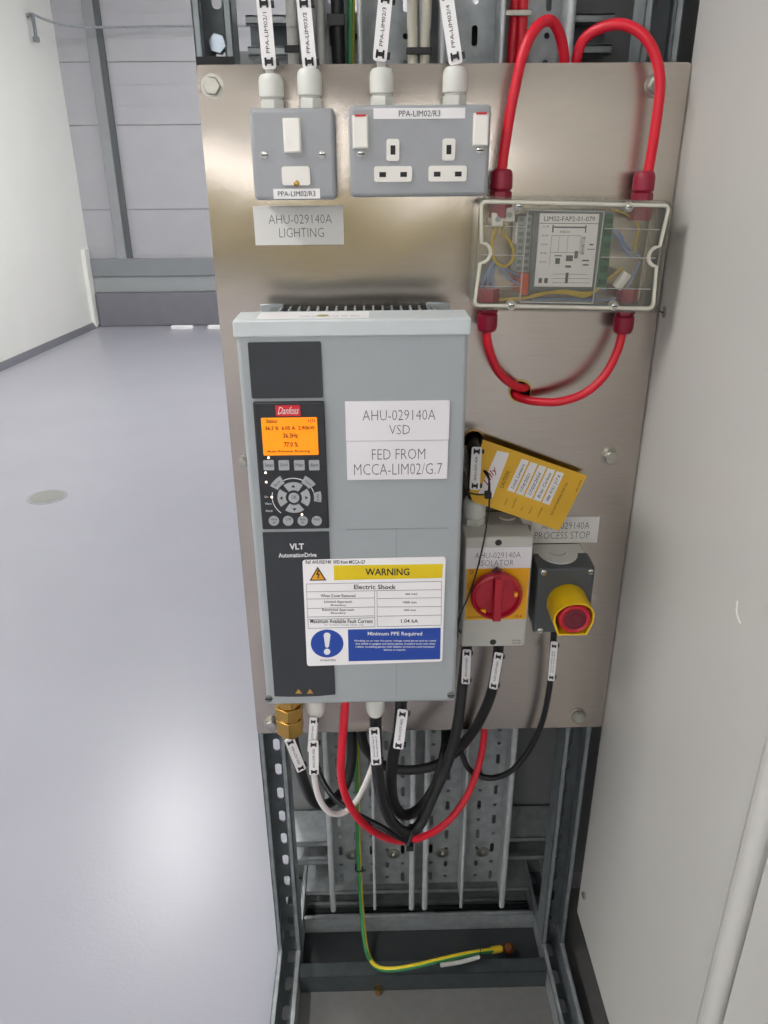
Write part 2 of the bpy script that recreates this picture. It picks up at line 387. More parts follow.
# ================================================================== WHITE CABINET (right)
XW = .3365
t = thing('switchgear_cabinet', (XW, 0, 0), 'large white painted steel cabinet standing right of the rack', 'cabinet')
MB().box(XW, 1.15, -.398, .008, .118, 2.15).build('side_panel', cab_white, t, bevel=.004, seg=3)
MB().box(XW+.07, 1.12, -1.55, -.0, .0, .118).build('plinth', rubber, t)
ep = MB(); ep.box(XW-.008, XW+.03, -.425, -.398, .118, 2.15); ep.build('edge_trim', cab_white, t, bevel=.011, seg=4)
MB().box(XW+.003, 1.15, -1.6, -.429, .118, 2.15).build('door', cab_white, t, bevel=.004, seg=3)
MB().box(XW+.02, 1.1, -.43, -.39, .13, 2.14).build('door_seal', rubber, t)
for py, pz in ((-.0165, 1.148), (-.02, .19)):
    s = MB().lathe((XW, py, pz), (-1, 0, 0), [(0, .0065), (.002, .0065), (.0035, .004)], 14).build('screw', zinc, t)
    MB().box(XW-.0042, XW-.003, py-.005, py+.005, pz-.0008, pz+.0008).build('slot', ink, s)
sc = MB().tube([(XW-.0003, -.302, .925), (XW-.0003, -.305, .914), (XW-.0003, -.315, .908)], .0009, 6).build('scratch', mat('bare_scratch', 'DEDDDA', .4), t)

# ================================================================== RACK
def slots_strip(mb, x0, x1, z0, z1, pitch, cols, sw, sh, y0, y1, stag=False, rnd=True):
    n = max(1, int(round((z1-z0)/pitch))); ph = (z1-z0)/n; cw = (x1-x0)/len(cols) if isinstance(cols, list) else (x1-x0)/cols
    nc = len(cols) if isinstance(cols, list) else cols
    for i in range(n):
        for j in range(nc):
            cx0, cz0 = x0+cw*j, z0+ph*i; cx, cz = cx0+cw/2, cz0+ph/2
            s2 = sh*(1 if not stag or (i+j) % 2 == 0 else .30)
            h = rrect(cx-sw/2, cx+sw/2, cz-s2/2, cz+s2/2, min(sw, s2)*.45 if rnd else .001, 3)
            mb.plate([(cx0, cz0), (cx0+cw, cz0), (cx0+cw, cz0+ph), (cx0, cz0+ph)], [h], y0, y1)
    return mb
def strut_post(x0, z0, z1, label):
    x1 = x0+.041; t = thing('strut_post', ((x0+x1)/2, .023, z0), label, 'steel post', 'slotted strut posts of the rack')
    w_ = MB(); slots_strip(w_, x0+.002, x1-.002, z0, z1, .05, 1, .0105, .024, .041, .0435); w_.build('slotted_web', galv_d, t, smooth=False)
    for xa, sgn in ((x0, 1), (x1, -1)):
        f = MB(); f.box(xa, xa+sgn*.0025, .003, .0435, z0, z1); f.box(xa, xa+sgn*.009, .003, .0055, z0, z1); f.box(xa+sgn*.0065, xa+sgn*.009, .003, .011, z0, z1)
        f.build('flange', mat('post_galvanised', '838A8D', .45, .35, .15, 50), t, bevel=.0008)
    return t
pl = strut_post(-.188, .0425, 2.2, 'slotted steel strut post at the left side of the rack')
pr_ = strut_post(.280, .0425, 2.2, 'slotted steel strut post at the right beside the white cabinet')
# bolt in the left post above the panel
bp = at(219, 45, .0405)
MB().cyl((bp.x, .0405, bp.z), (bp.x, .028, bp.z), .0105, n=6).build('bolt', mat('blue_zinc', 'AEB9C4', .25, .95, .06), pl, bevel=.001)
MB().box(-.187, -.148, -.0005, .003, 1.4046, 1.412).build('rubber_strip', rubber, pl)

def strut_foot(x0, label):                           # floor channel running towards the viewer, open upwards
    x1 = x0+.041; t = thing('base_strut', ((x0+x1)/2, -.3, 0), label, 'steel channel', 'floor channels of the rack')
    ya, yb = -.62, .20
    # web lies flat: build as a plate then tip it over
    xf = lambda v: Vector((v[0], ya+(v[2]), .0015+(.0435-v[1])*0+(v[1]-.041)))
    w_ = MB(xf); slots_strip(w_, x0+.002, x1-.002, 0, yb-ya, .05, 1, .014, .027, .041, .0435); o = w_.build('slotted_web', galv_d, t, smooth=False)
    o.data.flip_normals()
    for xa, sgn in ((x0, 1), (x1, -1)):
        f = MB(); f.box(xa, xa+sgn*.0025, ya, yb, .001, .0415); f.box(xa, xa+sgn*.008, ya, yb, .039, .0415)
        f.build('flange', galv, t, bevel=.0008)
    return t
strut_foot(-.188, 'floor channel under the left post running towards the viewer')
strut_foot(.280, 'floor channel under the right post along the white cabinet')
for yy in (-.24, -.14, -.04):
    MB().cyl((-.1675, yy, .001), (-.1675, yy, .008), .006, n=6).build('floor_bolt', zinc, [o for o in COL.objects if o.name.startswith('base_strut')][0])

def cross(name, x0, x1, yf, z0, z1, depth, label, open_front=True, mt=galv_d, lip=.010):
    t = thing(name, ((x0+x1)/2, yf, z0), label, 'steel channel', 'horizontal struts of the rack')
    if open_front:
        MB().box(x0, x1, yf+depth-.0025, yf+depth, z0, z1).build('web', mt, t)
        for za, s in ((z0, 1), (z1, -1)):
            f = MB(); f.box(x0, x1, yf, yf+depth, za, za+s*.0025); f.box(x0, x1, yf, yf+.0025, za, za+s*lip); f.box(x0, x1, yf, yf+.008, za+s*(lip-.0025), za+s*lip)
            f.build('flange', galv, t, bevel=.0006)
    else:
        b = MB(); b.box(x0, x1, yf, yf+.0025, z0, z1); b.box(x0, x1, yf, yf+min(depth, .03)*(.26 if mt is galv else 1), z1-.0025, z1); b.box(x0, x1, yf, yf+depth, z0, z0+.0025)
        b.build('channel', mt, t, bevel=.001)
    return t
cross('cross_strut', -.146, .279, .065, .0, .0405, .041, 'solid front channel on the floor between the posts below the tray ends', False, galv)
cross('cross_strut', -.146, .279, .118, .0, .048, .068, 'low open channel with two bright lips just behind the tray ends')
cross('cross_strut', -.174, .335, .108, .130, .186, .078, 'horizontal channel that the perforated trays are bolted to', lip=.011)
cross('cross_strut', -.147, .279, .108, 1.425, 1.466, .041, 'horizontal channel behind the trays above the steel panel')
t = cross('floor_rail', -.146, .279, -.047, 0, .041, .026, 'dark floor rail across the front foot of the rack', False, mat('dark_galvanised', '454B4D', .5, .4, .15, 40))
MB().cyl((-.012, -.052, 0), (-.012, -.052, .016), .006, n=6).build('anchor_bolt', brass, t)

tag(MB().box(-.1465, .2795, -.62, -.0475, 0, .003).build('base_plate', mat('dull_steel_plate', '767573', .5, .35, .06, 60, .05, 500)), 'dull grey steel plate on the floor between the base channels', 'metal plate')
tag(MB().box(-.1465, .2795, -.0205, .064, 0, .006).build('shade_plate', mat('painted_floor_shade', '2E3133', .6, .2, .1, 40)), 'dark sheet painted as shade on the floor between the floor rail and the channel', 'metal plate')  # dark colour stands in for the shade behind the floor rail
tag(MB().box(.3215, .405, -.62, .15, 0, .003).build('base_plate', MATS['dull_steel_plate']), 'dull grey sheet painted as shade on the floor under the white cabinet edge', 'metal plate')  # sheet added to darken the floor like the cabinet's shadow
tag(MB().box(-.1465, .2795, .107, .117, 0, .006).build('shade_plate', MATS['painted_floor_shade']), 'narrow dark sheet painted as shade on the floor under the tray ends', 'metal plate')  # more painted shade, filling the gap below the trays
# backing sheet behind the trays
bk = MB().plate([(-.174, .0), (.80, .0), (.80, 2.15), (.2, 2.15), (.2, 1.44), (-.174, 1.44)], y0=.19, y1=.193).build('backing_sheet', back_m)
tag(bk, 'dull grey backing sheet behind the perforated trays', 'metal sheet')

def cable_tray(x0, x1, xd, label):
    t = thing('cable_tray', ((x0+x1)/2, .1, .082), label, 'cable tray', 'perforated vertical cable trays'); z0, z1 = .082, 2.15
    b = MB()
    slots_strip(b, x0, x1, z0, z1, .0345, 5, .0068, .0215, .1035, .105, True); b.build('perforated_base', galv, t, smooth=False)
    for xa, s, r in ((x0, 1, .005), (x1, -1, .005), (xd, 1, .0028)):
        f = MB(); f.box(xa-.0008, xa+.0008, .052, .104, z0, z1); f.cyl((xa, .052, z0-.002), (xa, .052, z1), r, n=12)
        f.build('side_flange' if r > .003 else 'divider', galv_lip, t)
    for fx in (.25, .78):
        bx = x0+(x1-x0)*fx
        o = MB().lathe((bx, .1035, .158), (0, -1, 0), [(0, .012), (.0015, .012), (.002, .006), (.004, .0055), (.006, .003)], 18).build('bolt', zinc, t)
    return t
cable_tray(-.0905, .051, -.0155, 'perforated galvanised cable tray at the left behind the drive')
cable_tray(.0745, .2145, .1405, 'perforated galvanised cable tray at the right behind the isolator')
tag(MB().box(.052, .0735, .095, .0975, .082, 1.9).build('splice_strip', galv), 'flat steel splice strip in the gap between two trays', 'metal strip')

# ================================================================== STAINLESS PANEL
pn = thing('mounting_panel', (.0735, 0, .5265), 'brushed stainless steel panel carrying the electrical devices', 'steel panel')
P0, P1, Q0, Q1 = -.188, .335, .5265, 1.4046
h1, h2 = at(520, 391, 0), at(473.5, 440, 0)
pm = MB(); pm.plate(rrect(P0, P1, Q0, Q1, .004, 3), [circ(h1.x, h1.z, .0125, 24), circ(h2.x, h2.z, .0125, 24)], 0, .0025)
po = pm.build('steel_sheet', steel, pn, smooth=False)
uv = po.data.uv_layers.new(name='UVMap')
for l in po.data.loops:
    v = po.data.vertices[l.vertex_index].co; uv.data[l.index].uv = (v.x, v.z)
for h in (h1, h2):
    g = MB(); n = 24
    g.add([(h.x+r*math.cos(2*PI*i/n), y, h.z+r*math.sin(2*PI*i/n)) for r, y in ((.0125, .004), (.0125, -.0015), (.0145, -.0015), (.0145, 0)) for i in range(n)],
          [(k*n+i, k*n+(i+1) % n, (k+1)*n+(i+1) % n, (k+1)*n+i) for k in range(3) for i in range(n)])
    g.build('hole_bush', brass, pn)
for px, py, a in ((212, 86, .2), (657, 85, .5), (611, 457, .1), (579, 717, .3), (271, 725, .5), (243.5, 462, .2)):
    p = at(px, py, -.004); hexbolt(pn, p.x, p.z, 0, ang=a, r=.0095 if px != 243.5 else .006)

# ================================================================== FUSED SPUR
def metalclad(name, x0, x1, z0, z1, loc, label):
    t = thing(name, loc, label, 'switch' if 'spur' in name else 'socket')
    MB().box(x0, x1, -.036, 0, z0, z1).build('back_box', dgrey_metalclad, t, bevel=.006, seg=3)
    MB().box(x0, x1, -.047, -.0355, z0, z1).build('face_plate', dgrey_metalclad, t, bevel=.0045, seg=3)
    fx = lambda u: x0+(x1-x0)*u; fz = lambda v: z1-(z1-z0)*v
    return t, fx, fz
t, fx, fz = metalclad('fused_spur', -.130, -.043, 1.2741, 1.3611, (-.0865, 0, 1.2741), 'grey metal fused spur with single white rocker and fuse holder')
def rocker(t, x0, x1, z0, z1, red=False):
    MB().box(x0-.0008, x1+.0008, -.0482, -.046, z0-.0008, z1+.0008).build('rocker_frame', lgrey_pl, t, bevel=.0008)
    o = MB().add([(x0, -.046, z0), (x1, -.046, z0), (x1, -.046, z1), (x0, -.046, z1), (x0, -.053, z0), (x1, -.053, z0), (x1, -.0492, z1), (x0, -.0492, z1)],
        [(0,1,2,3),(7,6,5,4),(0,4,5,1),(1,5,6,2),(2,6,7,3),(3,7,4,0)]).build('rocker_switch', white_pl, t, bevel=.0014, seg=3)
    if red: MB().box(x0+.002, x1-.002, -.0497, -.048, z1-.0006, z1+.0012).build('red_band', logo_red, o)
rocker(t, fx(.40), fx(.595), fz(.475), fz(.115))
o = MB().plate(rrect(fx(.352), fx(.69), fz(.835), fz(.625), .003), y0=-.0500, y1=-.046).build('fuse_holder', white_pl, t, bevel=.0008)
screw(o, fx(.525), fz(.815), -.0498, .003, brass, False, 'fuse_screw')
for u in (.155, .845): screw(t, fx(u), fz(.5), -.047)
o = MB().box(fx(.235), fx(.80), -.0475, -.046, fz(.985), fz(.872)).build('label_strip', paper, t)
TX().put('PPA-LIM02/R3', fx(.29), fx(.745), fz(.958), fz(.9), -.0478).build('lettering', ink, o)
for i, (px, hgt) in enumerate(((272, .030), (310.3, .0345))):
    p = at(px, 100, -.024); gland(t, (p.x, -.024, 1.3611), (0, 0, 1), .0125, hgt*1.08, lgrey_pl)

# ================================================================== DOUBLE SOCKET
t, fx, fz = metalclad('double_socket', -.028, .118, 1.2762, 1.3632, (.045, 0, 1.2762), 'grey metal twin socket outlet with two white rockers')
rocker(t, fx(.028), fx(.132), fz(.46), fz(.115), True); rocker(t, fx(.878), fx(.98), fz(.44), fz(.1), True)
for e0, e1, l0, l1 in ((.262, .354, .172, .446), (.66, .752, .564, .84)):
    s = MB().plate(rrect(fx(e0), fx(e1), fz(.60), fz(.36), .0025), y0=-.0486, y1=-.046).build('earth_surround', white_pl, t, bevel=.0006)
    c_ = (e0+e1)/2; MB().box(fx(c_)-.0025, fx(c_)+.0025, -.0489, -.048, fz(.53), fz(.43)).build('earth_slot', ink, s)
    s = MB().plate(rrect(fx(l0), fx(l1), fz(.83), fz(.655), .0025), y0=-.0486, y1=-.046).build('pin_surround', white_pl, t, bevel=.0006)
    for q in (.225, .775):
        u = fx(l0+(l1-l0)*q); MB().box(u-.0035, u+.0035, -.0489, -.048, fz(.775), fz(.72)).build('pin_slot', ink, s)
screw(t, fx(.083), fz(.52), -.047); screw(t, fx(.93), fz(.49), -.047)
o = MB().box(fx(.172), fx(.815), -.0475, -.046, fz(.148), fz(.035)).build('label_strip', paper, t)
TX().put('PPA-LIM02/R3', fx(.35), fx(.64), fz(.125), fz(.062), -.0478).build('lettering', ink, o)
for px, hgt in ((382, .0325), (454.6, .0335)):
    p = at(px, 95, -.024); gland(t, (p.x, -.024, 1.3632), (0, 0, 1), .0125, hgt*1.08, lgrey_pl)

# ---- short grey cables from those glands, with their markers
gp = [(272, 1.3611, (267, 40), (262, 0), (256, -60)), (310.3, 1.3611, (306, 40), (301, 0), (296, -60)), (382, 1.3632, (381, 45), (383, 0), (386, -60)), (454.6, 1.3632, (453, 50), (446, 0), (440, -60))]
wh = ['left of the fused spur glands', 'right of the fused spur glands', 'left of the twin socket glands', 'right of the twin socket glands']
for i, (px, zz, a, b, c_) in enumerate(gp):
    p = at(px, 95, -.024)
    P = [Vector((p.x, -.024, zz+.02)), at(a[0], a[1], -.020), at(b[0], b[1], .0), at(c_[0], c_[1], .04)]
    tag(MB().tube(P, .0046).build('supply_cable', cable_grey), 'short light grey cable rising from the '+wh[i], 'cable', 'grey cables above the sockets')
for i, (p0, p1, n) in enumerate((((263, -4, -.02), (269.5, 69, -.03), '1'), ((303, -4, -.02), (310, 69, -.03), '2'), ((386, -8, -.02), (379.5, 61, -.03), '3'), ((445, -12, -.02), (456, 64, -.03), '4'))):
    marker('white marker strapped on the cable above the '+wh[i], p0, p1, .0142, 'PPA-LIM02/'+n)

# ================================================================== NAMEPLATES
def nameplate(label, x0, x1, z0, z1, y, lines, mt=plate_w, im=ink_grey, th=.0016, frame=False):
    t = thing('nameplate', ((x0+x1)/2, y, z0), label, 'nameplate')
    MB().box(x0, x1, y-th, y, z0, z1).build('plate', mt, t, bevel=.0003)
    tx = TX()
    for s_, u0, u1, v0, v1 in lines:
        tx.put(s_, x0+(x1-x0)*u0, x0+(x1-x0)*u1, z1-(z1-z0)*v1, z1-(z1-z0)*v0, y-th-.00015, .015)
    tx.build('lettering', im, t); return t
nameplate('white engraved AHU-029140A LIGHTING plate under the fused spur', -.1385, -.0376, 1.225, 1.2665, 0,
    [('AHU-029140A', .165, .87, .22, .45), ('LIGHTING', .275, .775, .56, .80)], plate_g)
nameplate('white engraved AHU-029140A VSD plate on the drive', -.0357, .0688, 1.0514, 1.0925, -.1852,
    [('AHU-029140A', .165, .865, .22, .48), ('VSD', .42, .62, .60, .84)])
nameplate('white engraved FED FROM plate on the drive below the VSD plate', -.0355, .0683, 1.0088, 1.0508, -.1852,
    [('FED FROM', .25, .775, .20, .47), ('MCCA-LIM02/G.7', .07, .945, .58, .87)])
nameplate('pale engraved PROCESS STOP plate above the emergency stop', .2025, .2935, .8400, .8785, 0,
    [('AHU-029140A', .15, .86, .20, .46), ('PROCESS STOP', .06, .88, .56, .83)], plate_g)

# ================================================================== VARIABLE SPEED DRIVE
X0, X1, Z0, Z1, YF = -.1385, .0852, .7253, 1.1731, -.185
dr = thing('variable_speed_drive', ((X0+X1)/2, -.09, Z0), 'grey wall-mounted motor drive with black keypad strip and orange display', 'motor drive')
b = MB(); b.box(X0, X1, -.185, -.06, Z0-.003, Z1-.012); b.build('front_cover', drive_grey, dr, bevel=.004, seg=3)
MB().box(X0+.006, X1-.006, -.0605, -.012, Z0+.006, 1.12).build('rear_housing', drive_grey, dr, bevel=.003)
b = MB(); b.box(X0-.002, X1+.002, -.1868, -.137, 1.1567, Z1); b.build('top_cap', drive_cap, dr, bevel=.002, seg=3)
MB().box(X0+.012, X1-.012, -.06, -.006, .76, 1.10).build('heatsink_core', galv, dr)
for i in range(17):
    xx = X0+.026+i*(X1-X0-.052)/16
    MB().box(xx-.0011, xx+.0011, -.136, -.004, 1.08, 1.157).build('heatsink_fin', galv, dr)
MB().box(X0+.02, X1-.02, -.06, -.003, 1.08, 1.12).build('heatsink_base', mat('heatsink_dark', '3A3D3F', .6, .2, .1), dr)
MB().box(X0+.022, X1-.022, -.006, -.0015, 1.07, 1.154).build('heatsink_back', MATS['heatsink_dark'], dr)
for xx in (X0+.014, X1-.014):
    o = MB().box(xx-.014, xx+.014, -.0035, 0, 1.10, 1.160).build('mounting_tab', galv, dr, bevel=.002); 
    MB().cyl((xx, -.0035, 1.150), (xx, -.009, 1.150), .005, n=6).build('tab_bolt', zinc, o)
for xx in (X0+.014, X1-.014): MB().box(xx-.012, xx+.012, -.012, 0, .735, .8).build('mounting_foot', galv, dr)
o = MB().box(*[f for f in (X0+.020, X0+.128)], -.180, -.143, Z1-.0003, Z1+.0002).build('top_sticker', paper, dr)
MB().cyl((X0+.083, -.166, Z1+.0002), (X0+.083, -.166, Z1+.0004), .006, n=16).build('approval_mark', mat('sticker_olive', 'A6A86A', .6), o)
t2 = MB(); vs, fs = text_geo('TYPE CODE 17 HP 380-480V')
t2.add([(X0+.06+.06*a, -.172+.004*b_, Z1+.00035) for a, b_ in vs], fs); t2.build('lettering', ink, o, smooth=False)
# charcoal fields on the front
YD = YF-.0006
def zrect(mt, name, parent, r, y0, y1, rad=.0015): x0, x1, z0, z1 = r; return MB().plate(rrect(x0, x1, z0, z1, rad, 2), y0=y0, y1=y1).build(name, mt, parent)
zrect(drive_dark, 'blank_cover', dr, (-.1275, -.0572, 1.0968, 1.1522), YF-.0015, YF+.002)
low = MB().plate([(-.1275, .9497), (-.0567, .9497), (-.0567, .7372), (-.075, .7355), (-.092, .7350), (-.11, .7352), (-.1285, .7362)], y0=YF-.0015, y1=YF+.002).build('lower_cover', drive_dark, dr)
yt = YF-.0018
TX().px('VLT', 289.5, 543.5, 304, 549.6, yt, -.025).px('AutomationDrive', 278.5, 552.8, 316.5, 557.3, yt, -.02).build('lettering', ink_white, low)
tri = MB()
for px in (298.5, 310): p = at(px, 691.5, yt); tri.plate([(p.x-.0038, p.z-.003), (p.x+.0038, p.z-.003), (p.x, p.z+.0035)], y0=yt, y1=yt+.0003)
tri.build('warning_triangles', ink_amber, low)
mat('dark_zinc', '77797A', .35, .8, .06)
# seams and screws of the cover
for r in ((346, 528.3, 449, 529.2),): 
    a = rpx(*r, YF); MB().box(a[0], a[1], YF-.0002, YF+.001, a[3]-.0012, a[3]).build('seam', trunk_m, dr)
a = rpx(396, 529, 397, 696, YF); MB().box(a[0], a[0]+.0007, YF-.0002, YF+.001, a[2], a[3]).build('seam', trunk_m, dr)
for px, py in ((269, 702), (451, 698)):
    p = at(px, py-2, YF); o = screw(dr, p.x, max(p.z, Z0+.007), YF+.0002, .0048, MATS['dark_zinc'])
# keypad
YK = YF-.0045
kp = MB().box(-.1268, -.0562, YK, YF+.001, .9547, 1.0936).build('keypad', lcp_dark, dr, bevel=.0015)
YT = YK-.0003
def kpx(mt, name, r, th=.0012, rad=.0008, par=None):
    a = rpx(*r, YK); return MB().plate(rrect(*a, rad, 2), y0=YK-th, y1=YK+.0005).build(name, mt, par or kp)
lg = kpx(logo_red, 'logo_plate', (275.6, 405.2, 300.4, 416), .0006)
TX().px('Danfoss', 277.6, 406.8, 298.8, 414.2, YK-.0008, 0, .45).build('lettering', ink_white, lg)
ds = kpx(lcd, 'display', (262.3, 417.5, 317.8, 455), .0006)
tx = TX(); yl = YK-.0009
tx.px('Status', 266, 419, 277, 423, yl, -.02).px('1(1)', 308, 419, 315, 423, yl, -.02).px('36.3 %  6.05 A  2.90kW', 265, 426, 315, 430, yl, -.02)
tx.px('36.3Hz', 283, 433, 298, 438, yl, -.02).px('77.0 %', 284, 442, 298, 447, yl, -.02).px('Auto Remote Running', 267, 450, 310, 453, yl, -.02); tx.build('lettering', lcd_ink, ds)
for i, (x, s_) in enumerate(((268.8, 'Status'), (284.0, 'Quick'), (299.4, 'Main'), (314.2, 'Alarm'))):
    o = kpx(key_grey, 'menu_key', (x-5.2, 460, x+5.2, 469.8), .0016)
    TX().px(s_, x-3.8, 463.2, x+3.8, 466.6, YK-.0019).build('lettering', ink, o)
kc = at(294, 497.3, YK); sc_ = (at(304, 497.3, YK).x-kc.x)/10
def sector(r0, r1, a0, a1, n=6):
    A = [math.radians(a0+(a1-a0)*i/n) for i in range(n+1)]
    return [(kc.x+r1*sc_*math.cos(a), kc.z+r1*sc_*math.sin(a)) for a in A]+[(kc.x+r0*sc_*math.cos(a), kc.z+r0*sc_*math.sin(a)) for a in A[::-1]]
for q in range(4):
    a0 = q*90; o = MB().plate(sector(8.2, 16.4, a0-35, a0+35), y0=YK-.0016, y1=YK+.0004).build('arrow_key', key_grey, kp)
    d = Vector((math.cos(math.radians(a0)), math.sin(math.radians(a0)))); nn = Vector((-d.y, d.x)); cc = Vector((kc.x, kc.z))+d*12.3*sc_
    MB().plate([tuple(cc+d*1.9*sc_), tuple(cc-d*.9*sc_+nn*2*sc_), tuple(cc-d*.9*sc_-nn*2*sc_)], y0=YK-.0019, y1=YK-.0014).build('arrow', ink, o)
o = MB().plate(circ(kc.x, kc.z, 5.4*sc_), y0=YK-.0018, y1=YK+.0004).build('ok_key', key_grey, kp)
TX().px('OK', 291.5, 495.3, 296.5, 499.2, YK-.0021).build('lettering', ink, o)
for a0, a1, rr, ttl in ((118, 150, 23.0, 'Back'), (32, 62, 23.0, 'Cancel'), (-11, 13, 25.0, 'Info')):
    o = MB().plate(sector(18.0 if ttl != 'Info' else 20.2, rr+3.2 if ttl != 'Info' else 27.5, a0, a1), y0=YK-.0016, y1=YK+.0004).build('function_key', key_grey, kp)
    am = math.radians((a0+a1)/2); rm = 22.4 if ttl != 'Info' else 23.8
    cx_, cz_ = kc.x+rm*sc_*math.cos(am), kc.z+rm*sc_*math.sin(am)
    dx = Vector((math.sin(am), -math.cos(am))) if ttl == 'Cancel' else (Vector((math.sin(am), -math.cos(am))) if ttl == 'Back' else Vector((0, 1)))
    if dx.x < -.01: dx = -dx
    dy = Vector((-dx.y, dx.x))
    TX().quad(ttl, lambda u, v: (cx_+dx.x*u+dy.x*v, YK-.0019, cz_+dx.y*u+dy.y*v), -3.8*sc_, 3.8*sc_, -1.2*sc_, 1.2*sc_).build('lettering', ink, o)
for (a0, a1) in ((60, 118), (15, 30), (165, 230)):
    MB().plate(sector(20.2 if a0 != 165 else 21.5, 20.9 if a0 != 165 else 22.2, a0, a1, 10), y0=YK-.0005, y1=YK+.0004).build('keypad_arc', ink_white, kp)
for px, s_, s2 in ((274, 'Hand', 'on'), (288.2, 'Off', ''), (302.8, 'Auto', 'on'), (316.8, 'Reset', '')):
    p = at(px, 520.5, YK); o = MB().plate(circ(p.x, p.z, 5.2*sc_), y0=YK-.0016, y1=YK+.0004).build('round_key', key_grey, kp)
    tx = TX().px(s_, px-3, 517.8, px+3, 520.4, YK-.0019)
    if s2: tx.px(s2, px-1.4, 521.6, px+1.4, 523.6, YK-.0019)
    tx.build('lettering', ink, o)
for px, py, lit in ((268.5, 457.6, 1), (265.6, 472.6, 1), (266.2, 482, 1), (271.8, 497, 1), (302, 514.3, 1)):
    p = at(px, py, YK); MB().plate(circ(p.x, p.z, 1.15*sc_, 10), y0=YK-.0006, y1=YK+.0004).build('indicator', led_w, kp)
for s_, x0, y0, x1, y1 in (('On', 264.5, 495.8, 268, 498), ('Warn.', 265, 502.6, 272, 504.8), ('Alarm', 265.5, 509.6, 272.5, 511.8)): TX().px(s_, x0, y0, x1, y1, YT).build('lettering', ink_white, kp)

# ================================================================== WARNING LABEL
wl = thing('warning_label', (-.01, -.186, .78), 'white WARNING Electric Shock label stuck on the drive', 'warning label')
A, B, C_, D = at(303.5, 560, -.1868), at(445, 556, -.1868), at(441, 661, -.1868), at(307, 666, -.1868)
def wf(x, y, d=0):
    p = at(295+x/4.955, 550+y/4.955, -.1868); return Vector((p.x, -.1868-d, p.z))
wx = wv = lambda x: x
def wplate(name, mt, x0, y0, x1, y1, d, par, rad=0, th=.0003):
    pts = rrect(x0, x1, y0, y1, rad, 4) if rad else [(x0, y0), (x1, y0), (x1, y1), (x0, y1)]
    return MB(lambda v: wf(wx(v[0]), wv(v[2]), d-v[1])).plate(pts, y0=0, y1=th).build(name, mt, par, smooth=False)
sheet = MB(lambda v: wf(v[0], v[2], -v[1])).plate([(37, 60), (40, 53), (50, 49), (735, 33), (743, 36), (747, 45), (730, 540), (727, 549), (718, 553), (72, 575), (63, 572), (59, 563)], y0=0, y1=.0006).build('label_sheet', paper, wl, smooth=False)
sheet.data.flip_normals()
def wtxt(mt, par, items, d=.0003):
    t = TX()
    for s_, x0, y0, x1, y1 in items:
        t.quad(s_, lambda u, v: wf(u, v, d), x0, x1, y1, y0, -.016)
    return t.build('lettering', mt, par)
yb = MB(lambda v: wf(v[0], v[2], .0003-v[1])).plate([(192, 77), (733, 69), (729, 138), (194, 149)], y0=0, y1=.0003).build('warning_band', sign_yel, wl, smooth=False); yb.data.flip_normals()
wtxt(ink, yb, [('WARNING', 348, 90, 567, 125)], .0005)
bb = MB(lambda v: wf(v[0], v[2], .0003-v[1])).plate([(262, 394), (722, 385), (719, 540), (266, 551)], y0=0, y1=.0003).build('blue_band', sign_blue, wl, smooth=False); bb.data.flip_normals()
wtxt(ink_white, bb, [('Minimum PPE Required', 360, 404, 630, 428)]+[(s_, x0, y0, x1, y0+11) for s_, x0, y0, x1 in
    (('Working on or near live parts: voltage rated gloves and arc rated', 292, 444, 698), ('face shield or goggles and safety glasses, insulated tools only when', 300, 459, 694), ('rubber insulating gloves with leather protectors and insulated', 300, 474, 690), ('blankets as required.', 440, 489, 548))], .0005)
cc = MB(lambda v: wf(wx(v[0]), wv(v[2]), .0003-v[1])).plate(circ(159, 463, 1, 32) and [(159+81*math.cos(2*PI*i/32), 463+69*math.sin(2*PI*i/32)) for i in range(32)], y0=0, y1=.0003).build('mandatory_disc', sign_blue, wl, smooth=False); cc.data.flip_normals()
ex = MB(lambda v: wf(wx(v[0]), wv(v[2]), .0005-v[1]))
ex.plate([(142, 420), (148, 411), (159, 408), (170, 411), (176, 420), (168, 478), (159, 484), (150, 478)], y0=0, y1=.0002)
ex.plate([(159+16*math.cos(2*PI*i/16), 503+15*math.sin(2*PI*i/16)) for i in range(16)], y0=0, y1=.0002)
o = ex.build('exclamation_mark', ink_white, cc, smooth=False); o.data.flip_normals()
tr = MB(lambda v: wf(wx(v[0]), wv(v[2]), .0003-v[1])).plate([(112, 82), (156, 150), (72, 152)], y0=0, y1=.0003).build('hazard_triangle', ink, wl, smooth=False); tr.data.flip_normals()
o = MB(lambda v: wf(wx(v[0]), wv(v[2]), .0005-v[1])).plate([(112, 93), (146, 145), (82, 146)], y0=0, y1=.0002).build('triangle_fill', mat('hazard_amber', 'E8A414', .5), tr, smooth=False); o.data.flip_normals()
o = MB(lambda v: wf(wx(v[0]), wv(v[2]), .0007-v[1])).plate([(113, 98), (120, 99), (114, 116), (124, 117), (117, 132), (121, 131), (113, 142), (110, 131), (113, 132), (115, 123), (105, 121)], y0=0, y1=.0002).build('lightning_bolt', ink, tr, smooth=False); o.data.flip_normals()
ln = MB(lambda v: wf(wx(v[0]), wv(v[2]), .0003-v[1]))
def hl(x0, y0, x1, y1, wd=1.6):
    if abs(x1-x0) > abs(y1-y0): ln.plate([(x0, y0-wd/2), (x1, y1-wd/2), (x1, y1+wd/2), (x0, y0+wd/2)], y0=0, y1=.0002)
    else: ln.plate([(x0-wd/2, y0), (x1-wd/2, y1), (x1+wd/2, y1), (x0+wd/2, y0)], y0=0, y1=.0002)
